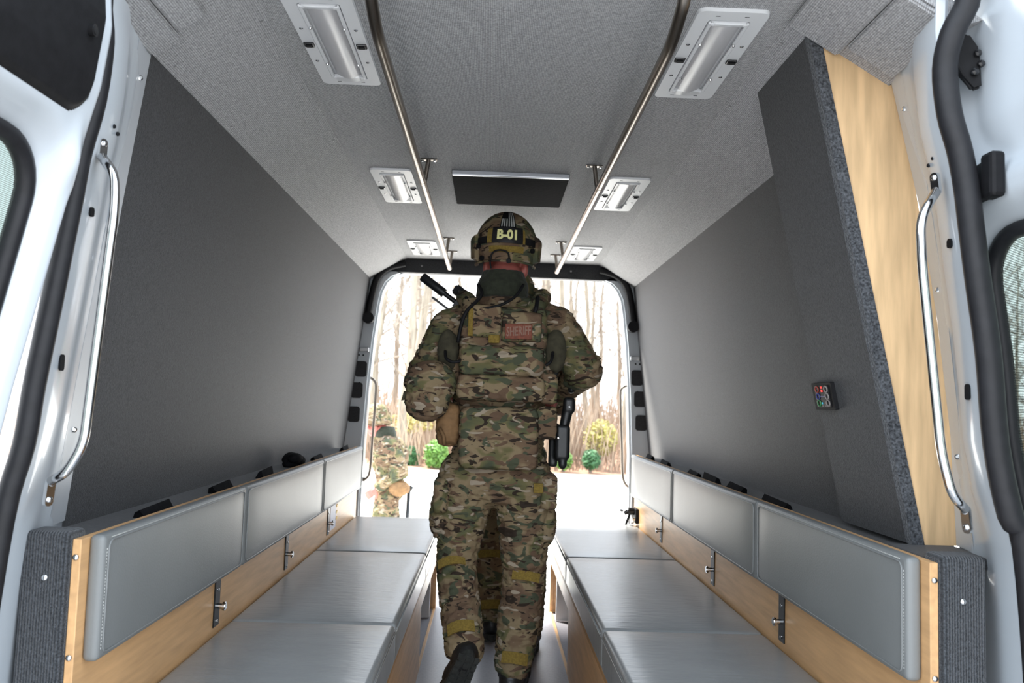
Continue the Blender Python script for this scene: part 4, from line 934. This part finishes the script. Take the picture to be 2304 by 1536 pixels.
bm=bmn(); tube(bm,smoothpath([A(1034,655,3.42),A(1048,690,3.2),A(1040,720,3.13)],5),.007,8); obj('sling',bm,'plastic',rf,smooth=True)
# black elbow-side rig seen under the right arm
blob('radio',[('b',(A(1278,850,3.36).x,A(1294,850,3.36).x,3.34,3.40,A(1285,885,3.36).z,A(1285,845,3.36).z),.012)],'gun',P1,.005,3,0,label='black radio under the right arm')
# ---------------------------------------------------------------- soldier in front of him
y2=4.0
def Z(x,y,z): return V3(x,y,z)
J2=dict(head=Z(.03,4.02,1.62),neck=Z(.03,3.98,1.49),chest=Z(.03,3.99,1.29),pelvis=Z(.035,4.0,.95),shL=Z(-.16,3.98,1.41),shR=Z(.22,3.98,1.41),elL=Z(-.22,4.0,1.16),elR=Z(.28,4.0,1.16),wrL=Z(-.12,4.23,1.12),wrR=Z(.18,4.23,1.12),
 hipL=Z(-.045,4.0,.88),hipR=Z(.115,4.0,.88),knL=A(1100,1232,4.14),knR=Z(.165,3.97,.47),ankL=A(1104,1380,4.08),ankR=A(1200,1420,3.80),toeL=Z(-.06,4.36,.02),toeR=Z(.19,4.05,.02),slimL=.80,slimR=.9)
J2['ankL'].z=max(.10,J2['ankL'].z); J2['ankR'].z=max(.11,J2['ankR'].z); J2['ankR'].x=.15
soldier('person in camouflage ahead in the aisle, mostly hidden, one leg showing between the walker\'s legs',J2,V3(0,1,0),5,False,.009)
# ---------------------------------------------------------------- soldier outside on the left
yo=8.0
J3=dict(head=A(846,952,yo),neck=A(864,984,yo),chest=A(876,1030,yo),pelvis=A(878,1105,yo),shL=A(880,1003,yo-.17),shR=A(880,1003,yo+.17),elL=A(902,1062,yo-.20),elR=A(885,1065,yo+.2),wrL=A(850,1098,yo-.2),wrR=A(848,1098,yo+.1),
 hipL=A(870,1122,yo-.09),hipR=A(870,1122,yo+.09),knL=A(850,1215,yo-.1),knR=A(882,1218,yo+.1),look=V3(-1,.25,-.25))
for s,dy,dx in (('L',-.1,-.02),('R',.1,.12)):
    k=J3['kn'+s]; J3['ank'+s]=V3(k.x+.02+dx,k.y,GZ+.10); J3['toe'+s]=V3(k.x-.2+dx,k.y+.03,GZ+.02)
P3,_,_,_=soldier('person in camouflage and helmet standing outside on the pale ground, turned left',J3,V3(-1,.2,0),9,False,.011)
blob('plate_carrier',[('e',J3['chest']+V3(0,0,.01),(.185,.205,.21))],CV,P3,.012,3,.006,.06)
blob('pouch',[('e',A(898,1098,yo-.2),(.10,.07,.075))],'coyote',P3,.01,3,.006,.05)
sf=thing('post',A(918,1120,yo-.3),'dark post with a forked top standing on the ground behind the outside person','post')
bm=bmn(); p=A(917,1135,yo-.1); q=A(920,1103,yo-.1); cyl(bm,V3(p.x-.01,p.y,GZ),q,.018,10); obj('shaft',bm,'gun',sf,smooth=True)
bm=bmn(); cyl(bm,q,A(927,1094,yo-.1),.022,10); cyl(bm,q,A(913,1096,yo-.1),.018,10); obj('fork',bm,'gun',sf,smooth=True)
# ---------------------------------------------------------------- woods
def make_tree(seed,h,r):
    q=random.Random(seed); tb=bmn(); bb=bmn(); pts=[V3(0,0,-.3)]; n=9; p=V3(0,0,0); lean=V3(q.uniform(-.06,.06),q.uniform(-.06,.06),0)
    for i in range(1,n+1):
        p=V3(lean.x*i*h/n+q.uniform(-.10,.10),lean.y*i*h/n+q.uniform(-.1,.1),h*i/n); pts.append(p)
    tube(tb,pts,1,7,rs=[r*1.25]+[r*(1-.8*i/n) for i in range(1,n+1)])
    def br(p,d,L,rad,dep):
        P=[p]; dd=d.copy()
        for k in range(3): dd=(dd+V3(q.uniform(-.25,.25),q.uniform(-.25,.25),q.uniform(-.05,.3))).normalized(); P.append(P[-1]+dd*L/3)
        tube(bb,P,1,3 if dep else 4,cap=False,rs=[rad*.8,rad*.55,rad*.35,rad*.15])
        if dep<2:
            for k in range(4): br(P[q.choice((1,2,2,3))],(dd+V3(q.uniform(-.9,.9),q.uniform(-.9,.9),q.uniform(-.2,.6))).normalized(),L*q.uniform(.35,.6),rad*.5,dep+1)
    for k in range(17):
        t=q.uniform(.12,1); i=min(n-1,int(t*n)); a=q.uniform(0,6.283)
        br(pts[i].lerp(pts[i+1],t*n-i),V3(math.cos(a),math.sin(a),q.uniform(.25,1.0)).normalized(),h*q.uniform(.12,.24)*(1.25-t*.6),r*.28*(1.2-t*.7),0)
    return tb,bb
protos=[]
for k in range(5):
    tb,bb=make_tree(40+k,R.uniform(9,14),R.uniform(.10,.19))
    ms=[]
    for nm,b,m in (('trunk',tb,'bark'),('branches',bb,'twig')):
        bmesh.ops.recalc_face_normals(b,faces=b.faces); me=bpy.data.meshes.new(nm); b.to_mesh(me); b.free(); me.materials.append(M[m]); ms.append((nm,me))
    protos.append(ms)
def tree(x,y,lb=0):
    t=bpy.data.objects.new('bare_tree',None); t.location=(x,y,GZ+.05); t.rotation_euler=(0,0,R.uniform(0,6.28)); s=R.uniform(.75,1.25); t.scale=(s,s,s*R.uniform(.9,1.2)); COL.objects.link(t)
    tag(t,('bare leafless tree in the woods seen through the far doorway','bare leafless tree standing off to the side, away from the far doorway')[lb],'tree',('bare trees seen through the far doorway','bare trees off to the side')[lb])
    for nm,me in protos[R.randrange(5)]:
        o=bpy.data.objects.new(nm,me); o.parent=t; COL.objects.link(o)
        if nm=='branches': o['kind']='stuff'
for k in range(44):
    yy=R.uniform(22.6,44); tree(R.uniform(-.19,.20)*yy,yy)
for k in range(60):
    yy=R.uniform(22.5,46); xx=R.choice((R.uniform(.2,1.0),R.uniform(.4,.8),R.uniform(-1.0,-.2)))*yy; tree(xx,yy,1)
for k in range(26):
    a=R.uniform(-.1,2.2); d=R.uniform(11,20); 
    tree(math.cos(a*.5-.2)*d+6,math.sin(a*.5-.2)*d+1,1)
# dry undergrowth: thin stems nobody could count
bm=bmn()
for k in range(9000):
    yy=22.2+R.random()**1.3*20; xx=R.uniform(-.24,.9)*yy if k%4 else R.uniform(-.24,.24)*yy; h=R.uniform(.4,2.2)*(1+.04*(yy-22)); w=R.uniform(.006,.02)*(1+.03*(yy-22))
    lx,ly=R.uniform(-.5,.5)*h*.6,R.uniform(-.3,.3)*h; a=V3(xx,yy,GZ); b_=V3(xx+lx,yy+ly,GZ+h); mid=a.lerp(b_,.5)+V3(R.uniform(-.1,.1),0,.1)
    v=[bm.verts.new(p) for p in (a+V3(-w,0,0),a+V3(w,0,0),a+V3(0,w,0),mid+V3(-w*.7,0,0),mid+V3(w*.7,0,0),mid+V3(0,w*.7,0),b_)]
    for q in ((0,1,4,3),(1,2,5,4),(2,0,3,5)): bm.faces.new([v[i] for i in q])
    for q in ((3,4,6),(4,5,6),(5,3,6)): bm.faces.new([v[i] for i in q])
obj('undergrowth',bm,'brush',kind='stuff',label='dry brown brush and saplings under the bare trees',cat='undergrowth')
def bush(c,rx,rz,m,label,n,seed,ls=.05):
    q=random.Random(seed); t=thing('bush',(c.x,c.y,GZ+.02),label,'bush','bushes at the edge of the woods')
    bm=bmn()
    for k in range(n):
        u=V3(q.gauss(0,1),q.gauss(0,1),q.gauss(0,1)).normalized()*(q.random()**.35); p=V3(c.x+u.x*rx,c.y+u.y*rx,c.z+u.z*rz); 
        if p.z<GZ+.03: continue
        a=V3(q.gauss(0,1),q.gauss(0,1),q.gauss(0,1)).normalized(); b=a.orthogonal().normalized(); L=ls*q.uniform(.6,1.3)
        v=[bm.verts.new(p+w) for w in (-a*L,b*L*.45,a*L,-b*L*.45)]; bm.faces.new(v)
    obj('foliage',bm,m,t,kind='stuff')
    bm=bmn()
    for k in range(6): tube(bm,[V3(c.x+q.uniform(-.05,.05),c.y,GZ),V3(c.x+q.uniform(-1,1)*rx*.6,c.y+q.uniform(-1,1)*rx*.5,c.z+q.uniform(-.1,.5)*rz)],.012,5,rs=[.015,.006])
    obj('stem',bm,'twig',t)
yb=22.0
bush(A(982,1024,yb),.34,.42,'leafgreen','round bright green bush at the road edge left of the walker',1600,1)
bush(A(925,1030,yb+.3),.22,.34,'leafdark','narrow dark green bush just right of the outside person',900,2)
bush(A(1268,1035,yb),.24,.26,'leafgreen','low green bush behind the holster',900,3)
bush(A(1330,1034,yb-.1),.25,.27,'leafdark','small rounded blue-green bush right of the walker',1100,4)
bush(A(1352,985,yb+.9),.48,.52,'leafyellow','tall yellow-green shrub behind the small rounded bush',1100,5,.06)
bush(A(930,950,yb+2),.75,.30,'leafyellow','sparse olive shrub in the woods above the dark bush',500,6,.06)
